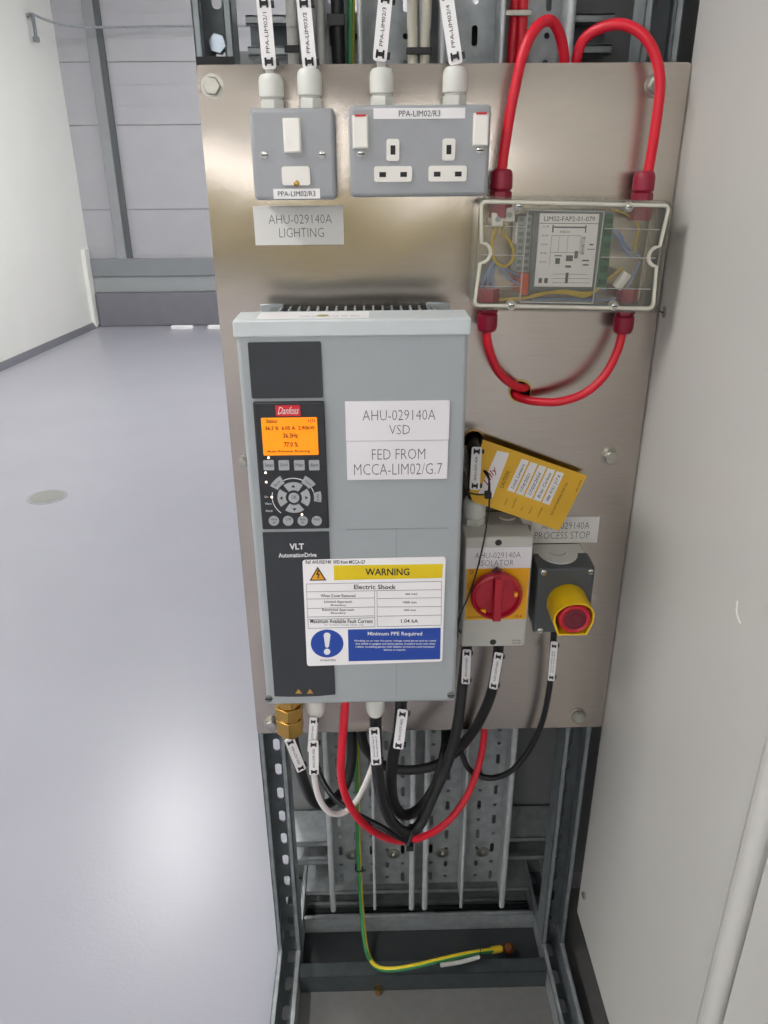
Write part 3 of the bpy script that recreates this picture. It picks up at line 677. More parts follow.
for a_ in ((56, 168, 726, 155), (56, 207, 726, 196), (56, 168, 66, 388), (726, 155, 724, 370), (58, 243, 392, 237), (60, 290, 394, 282), (62, 332, 396, 326), (66, 388, 396, 380), (66, 345, 396, 335), (408, 240, 726, 236), (408, 282, 726, 280), (408, 328, 724, 322), (408, 380, 724, 372), (394, 204, 396, 380), (406, 204, 408, 380)): hl(*a_)
o = ln.build('table_lines', ink_grey, wl, smooth=False); o.data.flip_normals()
for it in [('Electric Shock', 292, 171, 500, 194), ('When Cover Removed', 127, 219, 299, 233), ('400 VAC', 546, 213, 608, 223), ('Limited Approach', 145, 250, 283, 264), ('Boundary', 178, 268, 253, 279), ('1000 mm', 535, 253, 602, 264),
    ('Restricted Approach', 135, 290, 293, 304), ('Boundary', 178, 307, 252, 318), ('300 mm', 540, 292, 598, 302), ('Maximum Available Fault Current', 76, 342, 386, 362), ('for incident energy labels only', 145, 368, 340, 374), ('1.04 kA', 525, 342, 610, 360),
    ('Ref: AHU/02/140  VFD from MCCA-G7', 53, 50, 348, 68), ('24 April 2022', 125, 541, 202, 552)]: wtxt(ink, wl, [it])

# ================================================================== CLEAR JUNCTION BOX
jx0, jx1, jz0, jz1 = .1035, .3140, 1.1562, 1.2738
JC = Vector(((jx0+jx1)/2, 0, (jz0+jz1)/2)); JA = math.radians(-1.6)
def jr(v):
    x, z = v[0]-JC.x, v[2]-JC.z; return Vector((JC.x+x*math.cos(JA)-z*math.sin(JA), v[1], JC.z+x*math.sin(JA)+z*math.cos(JA)))
jb = thing('junction_box', (JC.x, 0, jz0), 'transparent plastic junction box with red glands and wiring inside', 'junction box')
b = MB(jr); o_ = rrect(jx0+.003, jx1-.003, jz0+.003, jz1-.003, .008); i_ = rrect(jx0+.006, jx1-.006, jz0+.006, jz1-.006, .006)
b.plate(o_, [i_], -.042, -.003); b.build('box_walls', clear, jb)
lid = MB(jr).plate(rrect(jx0, jx1, jz0, jz1, .010), y0=-.058, y1=-.0545).build('lid', clear, jb, bevel=.001)
b = MB(jr); b.plate(rrect(jx0+.0005, jx1-.0005, jz0+.0005, jz1-.0005, .0095), [rrect(jx0+.003, jx1-.003, jz0+.003, jz1-.003, .008)], -.0545, -.042); b.build('lid_skirt', clear, jb)
# cream seal follows the rim and dips round the two side fixing recesses
pts = []; r_ = .0075; zc = JC.z+.002; e = .0052
def arc(cx, cz, r, a0, a1, n=8): return [Vector((cx+r*math.cos(math.radians(a0+(a1-a0)*i/n)), -.0565, cz+r*math.sin(math.radians(a0+(a1-a0)*i/n)))) for i in range(n+1)]
xa, xb, za, zb = jx0+e, jx1-e, jz0+e, jz1-e
loop = arc(xb-.005, zb-.005, .005, 90, 0, 4)+arc(xb-.003, zc, .0105, 90, 270, 8)+arc(xb-.005, za+.005, .005, 0, -90, 4)+arc(xa+.005, za+.005, .005, 270, 180, 4)+arc(xa+.003, zc, .0105, 270, 450, 8)+arc(xa+.005, zb-.005, .005, 180, 90, 4)
loop.append(loop[0].copy()); MB(jr).tube(loop, .0021, 8, 1).build('rim_seal', seal, jb)
for px, py in ((519, 206.5), (629, 207), (511.5, 305.5), (614.5, 306)):
    p = at(px, py, -.058); MB().cyl((p.x, -.05, p.z), (p.x, -.058, p.z), .0052, n=18).build('screw_boss', seal, jb); screw(jb, p.x, p.z, -.0582, .0034)
b = MB(jr)
for za_ in (.25, .5, .78): zz = jz1-(jz1-jz0)*za_; b.box(jx0+.009, JC.x-.05, -.0548, -.0538, zz-.0004, zz+.0004); b.box(JC.x+.035, jx1-.01, -.0548, -.0538, zz-.0004, zz+.0004)
fr = (JC.x-.050, JC.x+.033, jz0+.009, jz1-.012)
for a_ in ((fr[0], fr[0]+.001, fr[2], fr[3]), (fr[1]-.001, fr[1], fr[2], fr[3]), (fr[0], fr[1], fr[2], fr[2]+.001), (fr[0], fr[1], fr[3]-.001, fr[3])): b.box(a_[0], a_[1], -.0548, -.0525, a_[2], a_[3])
b.build('lid_ribs', mat('clear_rib', 'C9CACA', .25, 0, .02), jb)
def rgland(px, pyroot, zroot, dz):
    p = at(px, pyroot, -.024); return gland(jb, (p.x, -.026, zroot), (0, 0, dz), .0115, .030, gland_red), p
g1, p1 = rgland(501, 188, jz1-.001, 1); g2, p2 = rgland(642.5, 188, jz1-.004, 1)
g3, p3 = rgland(487, 322, jz0+.003, -1); g4, p4 = rgland(623, 322, jz0-.001, -1)
for p, zz, s in ((p1, jz1-.006, -1), (p2, jz1-.010, -1), (p3, jz0+.008, 1), (p4, jz0+.006, 1)):
    MB().cyl((p.x, -.026, zz), (p.x, -.026, zz+s*.014), .0125, n=6).build('gland_nut', gland_red, jb)
# module inside
md = thing('alarm_module', (JC.x, -.003, 1.18), 'alarm interface module with white label inside the clear box', 'module')
YM = -.034
def mrect(px): return rpx(*px, YM)
a = mrect((531, 212, 611, 291)); MB().box(a[0], a[1], YM, -.003, a[2], a[3]).build('module_body', mod_grey, md, bevel=.002)
a = mrect((600, 214, 609.5, 287)); o = MB().box(a[0], a[1], YM-.002, YM, a[2], a[3]).build('circuit_board', pcb, md)
for i in range(6):
    zz = a[2]+(a[3]-a[2])*(i+.5)/6; MB().box(a[0]+.002, a[1]-.002, YM-.006, YM-.002, zz-.003, zz+.003).build('board_terminal', mat('dark_green_terminal', '1F4A38', .5), o)
a = mrect((517, 216, 531, 272)); o = MB().box(a[0], a[1], YM+.002, -.003, a[2], a[3]).build('terminal_strip', term_grey, md)
for i in range(8):
    for j in range(2):
        zz = a[2]+(a[3]-a[2])*(i+.5)/8; xx = a[0]+(a[1]-a[0])*(j+.5)/2; MB().box(xx-.0025, xx+.0025, YM+.0012, YM+.002, zz-.002, zz+.002).build('terminal_hole', mod_grey, o)
LA, LB, LC, LD = at(540.5, 213.5, YM-.003), at(599.5, 214, YM-.003), at(592, 287, YM-.003), at(534.5, 286.5, YM-.003)
def lf(u, v, d=0): p = LA*(1-u)*(1-v)+LB*u*(1-v)+LC*u*v+LD*(1-u)*v; return Vector((p.x, YM-.003-d, p.z))
o = MB(lambda v: lf(v[0], v[2], -v[1])).plate([(0, 0), (1, 0), (1, 1), (0, 1)], y0=0, y1=.003).build('module_label', paper, md, smooth=False); o.data.flip_normals()
tx = TX(); LT = lambda s_, x0, y0, x1, y1, thin=0: tx.quad(s_, lambda u, v: lf(u, v, .0003), x0, x1, y1, y0, thin)
LT('LIM02-FAP2-01-079', .07, .035, .93, .10)
LT('XSB-01', .35, .225, .52, .255)
for i in range(5): LT('S'+str(i+1)+' IN', .05, .16+i*.12, .16, .185+i*.12)
tx.quad('SIEMENS', lambda u, v: lf(u, v, .0003), .80, .74, .30, .55)
tx.m.v[-0:]; tx.build('lettering', ink, o)
ml = MB(lambda v: lf(v[0], v[2], .0003-v[1]))
for (x0, y0, x1, y1) in ((.0, .125, 1, .133), (.22, .15, .245, .25), (.78, .15, .8, .25), (.25, .17, .78, .19), (.22, .29, .225, .70), (.72, .29, .725, .52), (.22, .29, .72, .295), (.22, .52, .72, .525), (.35, .3, .355, .52), (.5, .3, .505, .52), (.06, .88, .12, .95), (.16, .88, .22, .95),
    (.30, .56, .42, .575), (.32, .6, .40, .68), (.50, .56, .62, .64), (.3, .82, .9, .825), (.3, .88, .95, .885), (.3, .94, .95, .945), (.52, .80, .57, .95), (.64, .5, .7, .6), (.78, .62, .9, .64), (.80, .68, .9, .70), (.88, .40, .95, .42), (.85, .47, .98, .48), (.5, .7, .6, .73)):
    ml.plate([(x0, y0), (x1, y0), (x1, y1), (x0, y1)], y0=0, y1=.0002)
o2 = ml.build('label_diagram', ink_grey, o, smooth=False); o2.data.flip_normals()
a = rpx(519.5, 273, 527, 294, YM+.006); MB().box(a[0], a[1], YM-.002, -.003, a[2], a[3]).build('orange_terminal', orange_pl, md, bevel=.001)
for x, y in ((497, 219), (508.5, 214.5)):
    p = at(x, y, -.03); o = MB().box(p.x-.0065, p.x+.0065, -.036, -.003, p.z-.007, p.z+.007).build('connector_block', white_pl, md, bevel=.0015); MB().cyl((p.x, -.037, p.z), (p.x, -.0355, p.z), .003, n=12).build('connector_screw', term_grey, o)
a = rpx(514, 222, 518, 243, -.02); MB().box(a[0], a[1], -.03, -.01, a[2], a[3]).build('connector_rail', white_pl, md)
ca, cb = at(616.5, 288, -.03), at(627, 273, -.03); MB().cyl(ca, cb, .006, n=8).build('inline_connector', white_pl, md)
def wire(mt, pts, r=.0016, name='wire'): MB().tube([at(*p) for p in pts], r, 8, 6).build(name, mt, md)
wire(wire_y, [(497, 225, -.025), (492, 245, -.028), (496, 262, -.03), (506, 266, -.03), (514, 256, -.03), (510, 242, -.028), (502, 232, -.026), (505, 224, -.025)])
wire(wire_y, [(530, 296, -.028), (545, 293, -.034), (565, 293, -.036), (585, 296, -.036), (598, 288, -.034), (612, 276, -.03), (622, 268, -.03)])
wire(wire_y, [(493, 292, -.026), (495, 299, -.028), (512, 299, -.03), (530, 297, -.032), (560, 291, -.034), (590, 293, -.034), (603, 283, -.032)])
wire(wire_y, [(612, 210, -.025), (626, 214, -.026), (638, 226, -.026), (636, 240, -.026), (634, 252, -.026)], .0013)
for pts in ([(487, 290, -.02), (490, 270, -.024), (496, 262, -.026), (508, 278, -.026), (520, 284, -.026)], [(480, 292, -.02), (486, 275, -.022), (494, 262, -.024)], [(497, 300, -.022), (493, 280, -.022), (496, 266, -.022), (512, 272, -.024), (522, 280, -.026)],
    [(609, 234, -.03), (618, 238, -.03), (624, 250, -.028), (632, 258, -.026)], [(609, 228, -.03), (620, 234, -.03), (626, 246, -.026), (640, 256, -.024)], [(532, 300, -.024), (560, 299, -.024), (590, 300, -.024), (620, 296, -.024), (640, 262, -.022)]): wire(wire_b, pts, .0014)

# ---- red alarm cables
cable('alarm_cable', 'red cable looping from the top left gland of the clear box', [Vector((p1.x, -.026, jz1+.02)), (501.5, 172, -.027), (506, 138, -.028), (513, 98, -.028), (523, 54, -.026), (535, 29, -.022), (548, 20.5, -.014), (557, 28, -.004), (563, 48, .008), (564.5, 75, .015), (563, 140, .02)], .0055, cable_red, 'red alarm cables')
cable('alarm_cable', 'red cable looping from the top right gland of the clear box', [Vector((p2.x, -.026, jz1+.015)), (648, 172, -.027), (655, 130, -.028), (660, 88, -.028), (657, 61, -.026), (645, 37, -.022), (625, 25, -.014), (605, 26.5, -.006), (586, 37, .004), (578, 53, .01), (576, 75, .015), (577, 140, .02)], .0055, cable_red, 'red alarm cables')
cable('alarm_cable', 'red cable from the bottom left gland into the bushed panel hole', [Vector((p3.x, -.026, jz0-.02)), (487, 338, -.027), (490.5, 354, -.026), (498, 371, -.022), (509, 382, -.016), (519, 387.5, -.008), (525, 387.5, .002), (527, 386, .025)], .0052, cable_red, 'red alarm cables')
cable('alarm_cable', 'red cable swinging from the bottom right gland under the panel hole', [Vector((p4.x, -.026, jz0-.02)), (621, 338, -.027), (616, 354, -.03), (604, 376, -.034), (585, 393, -.034), (560, 401.5, -.03), (537, 401.5, -.02), (524, 399, -.010), (517, 396, .0), (514, 393, .012), (513, 391, .025)], .0052, cable_red, 'red alarm cables')

# ================================================================== ISOLATOR
ix0, ix1, iz0, iz1, IY = .1035, .1875, .7315, .8905, -.085
iso = thing('isolator_switch', ((ix0+ix1)/2, 0, iz0), 'pale grey isolator with red rotary handle on a yellow plate', 'isolator')
MB().box(ix0+.003, ix1-.003, -.045, 0, iz0+.002, iz1-.002).build('base_box', iso_pl, iso, bevel=.004)
MB().box(ix0, ix1, IY, -.0445, iz0, iz1).build('cover', iso_pl, iso, bevel=.003, seg=3)
MB().plate(circ((ix0+ix1)/2+.02, 0, .012, 20) and [((ix0+ix1)/2+.018+.013*math.cos(2*PI*i/20), iz1-.002+.0*i) for i in range(3)] or [], y0=0, y1=.001) if False else None
for xx in (ix0+.018, ix0+.062):
    MB().cyl((xx, -.022, iz1-.003), (xx, -.022, iz1+.0005), .0105, n=24).build('knockout', iso_pl, iso)
for px, py in ((498.5, 541.5), (493, 642)):
    p = at(px, py, IY); MB().cyl((p.x, IY-.0003, min(p.z, iz1-.007)), (p.x, IY+.002, min(p.z, iz1-.007)), .0042, n=16).build('cover_screw', mat('dark_screw', '3C3C3A', .4, .6), iso)
a = rpx(466, 568, 527.5, 619, IY); yp = MB().plate(rrect(*a, .001, 2), y0=IY-.0008, y1=IY+.0005).build('yellow_plate', iso_yel, iso)
hc = at(497.3, 598.5, IY-.02)
HY = IY-.0008
hd = MB().lathe((hc.x, HY, hc.z), (0, -1, 0), [(0, .0250), (.006, .0315), (.013, .0325), (.017, .0315), (.0185, .0285), (.0165, .027), (.013, .0262)], 40).build('rotary_handle', knob_red, iso)
MB().box(hc.x-.0052, hc.x+.0052, HY-.025, HY-.008, hc.z-.0305, hc.z+.0305).build('grip_bar', knob_red, hd, bevel=.0015, seg=2)
MB().plate([(hc.x-.0075, hc.z+.030), (hc.x+.0075, hc.z+.030), (hc.x, hc.z+.037)], y0=HY-.012, y1=HY-.004).build('pointer', mat('pointer_dark_red', '5A1020', .4), hd)
MB().box(hc.x-.021, hc.x-.013, HY-.016, HY-.0125, hc.z-.024, hc.z-.018).build('lock_slot', iso_yel, hd)
MB().box(hc.x+.022, hc.x+.026, HY-.0165, HY-.0125, hc.z+.0, hc.z+.006).build('lock_slot', iso_yel, hd)
TX().px('O', 469.5, 570, 473, 574, IY-.001).px('I ON', 495, 568.3, 502, 570.6, IY-.001).px('LOCK IN OFF POSITION', 467, 616.4, 486, 617.8, IY-.001).px('20 A', 515, 615, 522, 617.2, IY-.001).build('lettering', ink, yp)
TX().px('Made', 512.5, 639.4, 521, 641.2, IY-.0002).px('20A 690V', 512.5, 642, 521, 644, IY-.0002).build('lettering', ink_grey, iso)
gi = at(474, 505, -.035); gland(iso, (gi.x, -.04, iz1-.001), (0, 0, 1), .014, .036, lgrey_pl)
a = rpx(466, 546.8, 531.5, 568, IY)
nameplate('white engraved AHU-029140A ISOLATOR plate above the red handle', a[0], a[1], a[2], a[3], IY, [('AHU-029140A', .13, .83, .24, .50), ('ISOLATOR', .21, .73, .60, .86)], plate_w, ink_grey, .0012)

# ================================================================== EMERGENCY STOP
sx0, sx1, sz0, sz1, SY = .2, .2735, .7415, .8405, -.07
es = thing('emergency_stop', ((sx0+sx1)/2, 0, sz0), 'dark grey emergency stop box with red button in yellow shroud', 'emergency stop')
MB().box(sx0+.002, sx1-.002, -.032, 0, sz0+.002, sz1-.001).build('base_box', lgrey_pl, es, bevel=.004)
b = MB(); xm = (sx0+sx1)/2
# cover outline with chamfered lower edge, cut out at the top for the knockout
b.add([(sx0, -.03, sz0+.006), (sx1, -.03, sz0+.006), (sx1, -.03, sz1), (sx0, -.03, sz1), (sx0, SY, sz0), (sx1, SY, sz0), (sx1, SY, sz1-.002), (sx0, SY, sz1-.002)],
    [(0,1,2,3),(7,6,5,4),(0,4,5,1),(1,5,6,2),(2,6,7,3),(3,7,4,0)]); 
cv = b.build('cover', estop_dark, es, bevel=.0035, seg=3)
kn = MB(); n = 16
arcp = [(xm-.004+.026*math.cos(PI+PI*i/n), -.031+.030*math.sin(PI+PI*i/n)) for i in range(n+1)]
kn.add([(x, y, sz1-.003) for x, y in arcp]+[(x, y, sz1+.0006) for x, y in arcp], [tuple(range(n+1)), tuple(range(n+1, 2*n+2))[::-1]]+[(i, i+1, n+2+i, n+1+i) for i in range(n)]+[(n, 0, n+1, 2*n+1)])
o = kn.build('knockout', lgrey_pl, es); bm_ = bmesh.new(); bm_.from_mesh(o.data); bmesh.ops.recalc_face_normals(bm_, faces=bm_.faces); bm_.to_mesh(o.data); bm_.free()
MB().tube([Vector((xm-.004+.010*math.cos(PI*i/8+PI), -.032+.008*math.sin(PI*i/8+PI), sz1+.0006)) for i in range(9)], .0007, 6, 1).build('knockout_ring', term_grey, o)
for px, py in ((544, 570.5), (592.4, 569.5), (540, 630.5)):
    p = at(px, py, SY); screw(es, min(max(p.x, sx0+.006), sx1-.006), min(p.z, sz1-.008), SY, .0038)
bc = at(574.5, 618.5, -.112)
# hood: closed ring, round above and squared below
def hood(r, n=20):
    pts = [(bc.x+r*math.cos(math.radians(a)), bc.z+r*math.sin(math.radians(a))) for a in [180-180*i/n for i in range(n+1)]]
    return pts+[(bc.x+r*.99, bc.z-r*.3), (bc.x+r*.72, bc.z-r*1.02), (bc.x-r*.72, bc.z-r*1.02), (bc.x-r*.99, bc.z-r*.3)]
ho, hi = hood(.0255), hood(.0232); b = MB(); K = len(ho); YB = SY; 
def yfr(p): t_ = (p[1]-bc.z)/.0255; return SY-.040-(.009*max(0, t_)**1.3 if t_ > 0 else 0)
vs = [(p[0], YB, p[1]) for p in ho]+[(p[0], yfr(p), p[1]) for p in ho]+[(p[0], yfr(p), p[1]) for p in hi]+[(p[0], YB, p[1]) for p in hi]
b.add(vs, [(k*K+i, k*K+(i+1) % K, (k+1)*K+(i+1) % K, (k+1)*K+i) for k in range(3) for i in range(K)])
o = b.build('shroud', shroud_yel, es); bm_ = bmesh.new(); bm_.from_mesh(o.data); bmesh.ops.recalc_face_normals(bm_, faces=bm_.faces); bm_.to_mesh(o.data); bm_.free()
MB().plate(circ(bc.x, bc.z, .0225, 28), y0=SY-.002, y1=SY).build('shroud_plate', shroud_yel, es)
bt = MB().lathe((bc.x, SY-.002, bc.z), (0, -1, 0), [(0, .013), (.016, .014), (.020, .0195), (.034, .0206), (.042, .0197), (.044, .0176), (.0425, .0156)], 32).build('stop_button', mat('button_red', 'C2162E', .35, 0, .04), es)
MB().lathe((bc.x, SY-.044, bc.z), (0, -1, 0), [(0, .0150), (.0012, .0138), (.0016, .009), (.0022, .0085)], 28).build('button_face', knob_dred, bt)
gs = at(553, 637, -.035); gland(es, (gs.x, -.035, sz0+.003), (0, 0, -1), .0105, .016, lgrey_pl)

# ================================================================== CAUTION TAG
TA, TB, TC, TD = at(473, 433.5, -.016), at(587, 475.5, -.012), at(559.5, 530, -.046), at(449, 493, -.058)
tn = (TB-TA).cross(TD-TA).normalized(); tn = tn if tn.y < 0 else -tn
def tf(x, y, d=0):                                   # crop coordinates 768x603 of the tag; solved for u,v on its plane
    px, py = 460+x/5.486, 430+y/5.486; r = ray(px, py); k = (TA-CAM).dot(tn)/r.dot(tn); return CAM+r*k+tn*d
TG = thing('caution_tag', (TA+TC)/2, 'yellow cardboard caution tag hanging by the isolator gland', 'tag')
def tplate(name, mt, pts, d, par, th=.0006):
    return MB(lambda v: tf(v[0], v[2], d-v[1])).plate(pts, y0=0, y1=th).build(name, mt, par, smooth=False)
def flip(o): o.data.flip_normals(); return o
flip(tplate('card', tag_yel, [(125, 52), (697, 250), (545, 552), (70, 392), (52, 340)], 0, TG, .0008))
lgo = flip(tplate('logo_field', paper, [(205, 112), (270, 128), (178, 372), (100, 350)], .0003, TG))
U = Vector((.46, -.89)); 
def ttxt(mt, par, items):
    t = TX()
    for s_, (ax, ay), (bx, by), hgt, sh in items:    # baseline from a to b in the crop; letters rise to the left of it
        e1 = Vector((bx-ax, by-ay)); e2 = Vector((-.93, -.36))*hgt
        t.quad(s_, lambda u, v: tf(ax+e1.x*u+e2.x*v, ay+e1.y*u+e2.y*v, .0007), 0, 1, 0, 1, .0, sh)
    return t.build('lettering', mt, par)
ttxt(ink_red, lgo, [('Lilly', (160, 308), (218, 212), 42, .4)])
ttxt(mat('tag_print', '4A3410', .6), TG, [('CAUTION', (236, 322), (274, 232), 22, 0), ('DO NOT REMOVE THIS TAG', (505, 468), (592, 292), 12, 0), ('SITE FORM', (640, 342), (668, 278), 10, 0),
    ('Name', (248, 412), (262, 378), 9, 0), ('Date & Time', (290, 428), (312, 376), 9, 0), ('Dept', (338, 444), (348, 420), 9, 0), ('Owner', (380, 462), (398, 425), 9, 0), ('Contact No.', (428, 478), (455, 424), 9, 0)])
for i, (s_, tx0) in enumerate((('Look Lantern', (292, 328)), ('17/4/2021', (334, 345)), ('17/03/2024', (386, 362)), ('Brian Corbett', (440, 372)), ('086 9151 217 8', (488, 385)))):
    x0, y0 = 258+i*48, 330+i*17
    f_ = flip(tplate('writing_field', paper, [(x0, y0), (x0+80, y0-172), (x0+120, y0-160), (x0+40, y0+14)], .0003, TG))
    L_ = (.95, .70, .85, .98, 1.0)[i]
    ttxt(ink, f_, [(s_, (x0+34, y0-6), (x0+34+68*L_, y0-6-140*L_), 17, .25)])
# its tie and the long tail
cable('tag_tie', 'thin black tie looping from the tag down past the isolator', [(464, 472, -.03), (463, 486, -.055), (470, 493, -.062), (486, 494, -.065), (489, 485, -.065), (488, 474, -.06), (484, 471, -.05), (489, 480, -.062), (489.5, 496, -.07), (488, 516, -.086), (484, 540, -.094), (477, 570, -.098), (468, 597, -.1), (461, 613, -.1), (458, 628, -.092), (461, 633, -.088)], .0011, black_pl, cat='cable tie', n=8)
t_ = at(488, 495, -.07); tag(MB().box(t_.x-.004, t_.x+.004, -.074, -.064, t_.z-.004, t_.z+.004).build('tie_head', black_pl, bevel=.001), 'small black tie head at the lower edge of the tag', 'cable tie')
cable('isolator_cable', 'black cable dropping from the panel hole into the isolator top gland', [(476, 437, .03), (474, 442, -.002), (474.5, 455, -.03), (474, 485, -.04), (473.5, 505, -.04)], .0075, cable_black, 'black power cables')
marker('white marker on the short cable above the isolator', (477, 447, -.052), (474.5, 490, -.062), .0125, 'AHU-029140A')

# ================================================================== CABLES UNDER THE DRIVE
gb = at(290, 720, -.15)
g = MB(); g.cyl((gb.x, -.15, Z0+.004), (gb.x, -.15, .697), .0145, n=20); g.cyl((gb.x, -.15, .697), (gb.x, -.15, .681), .0185, n=6, ph=.3); g.cyl((gb.x, -.15, .681), (gb.x, -.15, .678), .0155, n=20); g.cyl((gb.x, -.15, .678), (gb.x, -.15, .656), .0182, n=6, ph=.3); g.cyl((gb.x, -.15, .656), (gb.x, -.15, .648), .016, .011, n=16)
g.build('brass_gland', brass, dr, bevel=.001)
gw = at(316, 712, -.14); gland(dr, (gw.x, -.14, Z0+.006), (0, 0, -1), .0125, .060, lgrey_pl)
gc = at(375.5, 712, -.14); gland(dr, (gc.x, -.14, Z0+.006), (0, 0, -1), .0115, .062, lgrey_pl)
gk = at(402, 706, -.14); gland(dr, (gk.x, -.14, Z0+.006), (0, 0, -1), .011, .035, black_pl)
def C(name, label, pts, r, mt, group='black power cables'): return cable(name, label, pts, r, mt, group)
C('motor_cable', 'thick black cable hooking from the brass gland up behind the panel', [Vector((gb.x, -.15, .665)), (293, 742, -.148), (298, 762, -.13), (305, 785, -.10), (313, 800, -.07), (323, 805, -.045), (335, 799, -.02), (345, 786, .005), (351, 765, .022), (352, 740, .034), (351, 700, .04)], .0078, cable_black)
C('control_cable', 'thin black cable slanting from behind the panel into the bundle', [(313, 716, .018), (314, 748, .012), (319, 772, -.02), (330, 793, -.05), (346, 808, -.074), (366, 819, -.090), (385, 829, -.098), (398, 837, -.096), (408, 841, -.092)], .0042, cable_black)
C('signal_cable', 'white cable curving under the drive from the grey gland', [Vector((gw.x, -.14, Z0-.04)), (314, 752, -.138), (314.5, 778, -.13), (319, 798, -.12), (328, 811, -.11), (338, 814, -.10), (349, 809, -.09), (360, 795, -.075), (371, 770, -.05), (378, 745, -.02), (381, 715, .015)], .0042, cable_white, None)
C('alarm_cable', 'long red cable hanging from the drive in a deep loop', [(345.5, 690, -.15), (345, 706, -.15), (342.5, 740, -.148), (341, 772, -.142), (346, 797, -.130), (360, 820, -.112), (380, 835, -.086), (402, 841, -.066), (425, 836, -.052), (446, 823, -.038), (464, 801, -.022), (476, 774, -.006), (482.5, 748, .012), (484.5, 722, .018), (485, 690, .02)], .0054, cable_red, 'red alarm cables')
C('power_cable', 'thick black cable from the grey drive gland to the isolator underside', [Vector((gc.x, -.14, Z0-.04)), (376, 745, -.14), (378, 775, -.138), (383, 802, -.132), (392, 822, -.124), (406, 832, -.112), (420, 824, -.10), (431, 800, -.09), (441, 778, -.08), (451, 752, -.07), (458, 722, -.06), (462, 690, -.05), (466, 655, -.045), (467, 640, -.045)], .0078, cable_black)
C('power_cable', 'thick black cable from the black drive gland looping up behind the panel', [Vector((gk.x, -.14, Z0-.01)), (399, 730, -.138), (393, 757, -.13), (391, 785, -.118), (395, 806, -.105), (405, 815, -.09), (420, 808, -.07), (433, 790, -.052), (440, 772, -.038), (444, 755, -.022), (446, 743, .0), (446, 725, .024), (446, 690, .03)], .0078, cable_black)
C('power_cable', 'black cable sweeping left from the isolator underside behind the panel', [(499, 640, -.045), (497, 662, -.045), (492, 690, -.044), (482, 716, -.034), (468, 738, -.014), (450, 757, .002), (430, 767, .012), (405, 770, .017), (383, 765, .019), (368, 752, .02), (362, 736, .02), (360, 700, .022)], .0075, cable_black)
C('control_cable', 'thin black cable from the emergency stop sweeping under the panel', [Vector((gs.x, -.035, sz0-.006)), (552, 660, -.034), (549, 690, -.03), (542, 722, -.024), (529, 750, -.016), (511, 771, -.008), (490, 778, 0), (471, 771, .008), (463, 757, .012), (458, 740, .016), (456, 700, .02)], .0045, cable_black)
t_ = at(409, 835, -.108); bn = MB()
bn.tube([t_+Vector((.004*math.sin(2*PI*i/14), .013*math.cos(2*PI*i/14), .013*math.sin(2*PI*i/14))) for i in range(15)], .0026, 8, 1); bn.box(t_.x-.004, t_.x+.006, t_.y-.012, t_.y-.003, t_.z-.019, t_.z-.010)
tag(bn.build('cable_tie', black_pl), 'black tie binding the loops at the lowest point of the bundle', 'cable tie')
marker('white marker tilted on the cable under the brass gland', (289, 739, -.165), (302, 771, -.145), .0125, 'AHU-029140A')
marker('upper white marker on the white cable under the drive', (313.5, 718, -.156), (311, 752, -.152), .0095, 'AHU-029140A')
marker('lower white marker on the white cable under the drive', (313.5, 741, -.158), (314, 775, -.150), .0125, 'AHU-029140A')
marker('white two-line marker on the cable under the grey gland', (374, 728, -.155), (376.5, 765, -.153), .0132, 'AHU-029140A P', lines=2)
marker('white marker on the cable under the black gland', (403, 710, -.153), (398, 749, -.150), .0132, 'AHU-029140A')
marker('white marker on the left cable below the isolator', (467, 650, -.062), (465.5, 684, -.062), .0115, 'AHU-029140A')
marker('white marker on the right cable below the isolator', (499, 653, -.058), (493, 689, -.056), .0118, 'AHU-029140A')
marker('white two-line marker on the emergency stop cable', (554.5, 642, -.045), (551, 681, -.042), .0095, 'AHU-029140A', lines=2)

# earth cable, two colours, running down the tray to the floor rail
P = [at(*p) for p in ((350, -30, .088), (351, 30, .088))]+[Vector((P_.x, .088, z)) for P_, z in ((at(356, 740, .088), 1.0), (at(356, 740, .088), .6))]+[at(*p) for p in ((357, 760, .088), (357.5, 800, .086), (358.5, 850, .08), (361, 900, .06), (364, 935, .03), (368, 955, .0), (377, 967, -.04), (392, 969.5, -.056), (415, 966, -.054), (440, 960, -.045), (470, 953.5, -.026), (493, 950, -.004))]
tag(MB().tube(P, .0044, 12, half=lambda a, t: (math.cos(a) > .3 if t < .62 else math.cos(a-.9) > -.05)).build('earth_cable', [earth_g, earth_y]), 'green and yellow earth cable running down to the floor rail', 'cable')
e1, e2 = at(492, 950, -.004), at(508, 948, .006)
lg_ = thing('cable_lug', e2, 'copper lug ending the earth cable beside the right post', 'cable lug')
MB().cyl(e1, e1+(e2-e1)*.55, .0062, n=12).build('barrel', mat('lug_sleeve', 'C8A622', .4), lg_); MB().cyl(e2+Vector((0, 0, -.003)), e2+Vector((0, 0, .001)), .011, n=18).build('palm', copper, lg_); MB().cyl(e2, e2+Vector((0, -.002, .006)), .006, n=6).build('lug_bolt', copper, lg_)
for px, py in ((437, 961), (480, 952.5)):
    q = at(px, py, -.045 if px < 450 else -.017)
    tag(MB().tube([q+Vector((0, .0062*math.cos(2*PI*i/10), .0062*math.sin(2*PI*i/10))) for i in range(11)], .0013, 6, 1).build('cable_tie', black_pl), 'black tie on the earth cable '+('left of' if px < 450 else 'right of')+' its grey marker', 'cable tie')
A_, B_ = at(441, 965, -.054), at(479, 957, -.03); tag(MB().tube([A_, A_*.5+B_*.5+Vector((0, 0, -.003)), B_], .0036, 8).build('cable_marker', cable_grey), 'pale grey marker sleeve tied under the earth cable', 'cable marker')
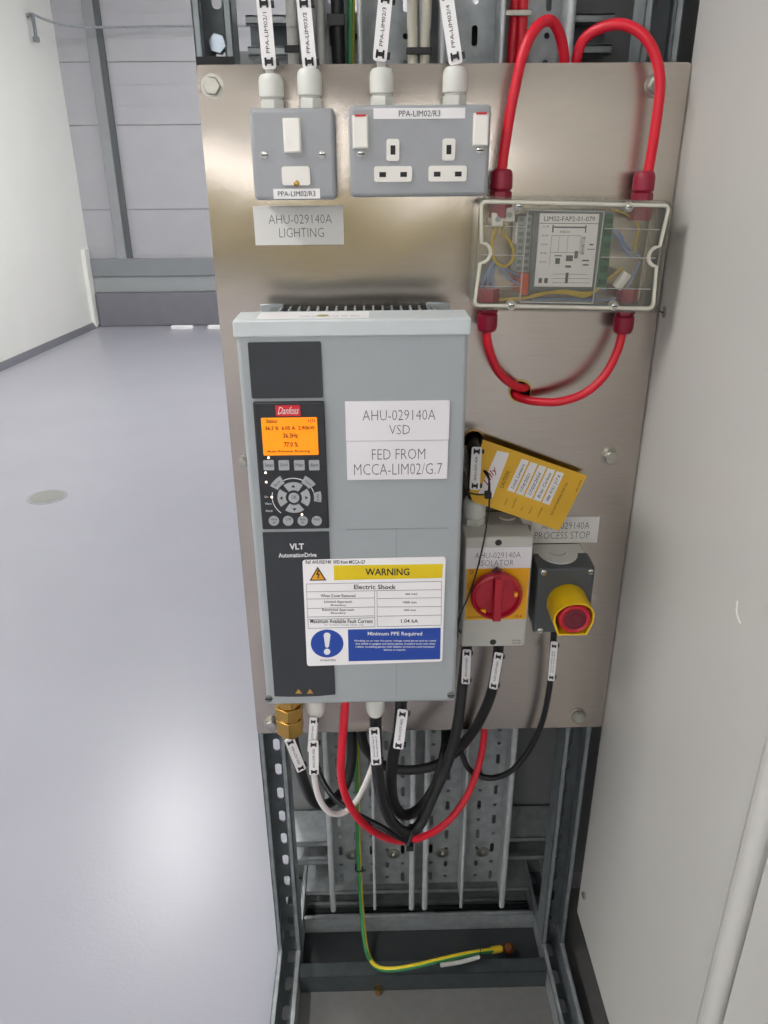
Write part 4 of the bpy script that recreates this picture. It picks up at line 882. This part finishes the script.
q = at(359, 869, .075); tt = MB().tube([q+Vector((.0065*math.cos(2*PI*i/10), .0065*math.sin(2*PI*i/10), 0)) for i in range(11)], .0014, 6, 1); tt.tube([q+Vector((.004, -.005, 0)), q+Vector((.012, -.010, .008))], .0012, 6, 1)
tag(tt.build('cable_tie', black_pl), 'black tie with upturned tail on the vertical earth cable', 'cable tie')

# ---- cables in the trays above and behind the panel
def vcable(name, label, px, Y, r, mt, group, z0=.9, dx=0, cat='cable'):
    a = at(px, 30, Y); return tag(MB().tube([Vector((a.x+dx, Y, 2.12)), Vector((a.x+dx*.4, Y, 1.5)), Vector((a.x, Y, 1.40)), Vector((a.x-dx*.3, Y, z0))], r).build(name, mt), label, cat, group)
vcable('tray_cable', 'light grey cable in the tray between the fused spur cables', 292, .041, .0058, cable_grey, 'pale cables in the tray')
vcable('tray_cable', 'light grey cable in the tray right of the fused spur markers', 321, .085, .0050, cable_grey, 'pale cables in the tray')
vcable('tray_cable', 'cream cable left of the tied pair above the twin socket', 413, .042, .0056, cable_cream, 'pale cables in the tray', dx=-.003)
vcable('tray_cable', 'cream cable right of the tied pair above the twin socket', 425, .042, .0055, cable_cream, 'pale cables in the tray', dx=.004)
vcable('tray_cable', 'black cable in the tray left of the earth cable', 338, .085, .0075, cable_black, 'black tray cables')
vcable('alarm_cable', 'dark red cable left of the strapped pair behind the panel', 513.5, .075, .0062, cable_red, 'red tray cables', dx=.003)
vcable('alarm_cable', 'dark red cable right of the strapped pair behind the panel', 522, .07, .0062, cable_red, 'red tray cables', dx=-.002)
def band(label, px, py, Y, wdt, mt, h=.007, name='cable_tie'):
    q = at(px, py, Y); tag(MB().box(q.x-wdt/2, q.x+wdt/2, Y-.002, Y, q.z-h/2, q.z+h/2).build(name, mt, bevel=.0008), label, 'cable tie')
band('black tie round the two cream cables above the twin socket', 419, 51, .0365, .028, black_pl)
band('black tie round the light grey cable beside the fused spur marker', 292, 49, .0355, .016, black_pl)
band('black tie round the black cable beside the earth cable', 336, 20, .077, .020, black_pl, .012)
band('pale metal strap round the two red cables', 518, 13, .062, .030, zinc, .006, 'cable_strap')
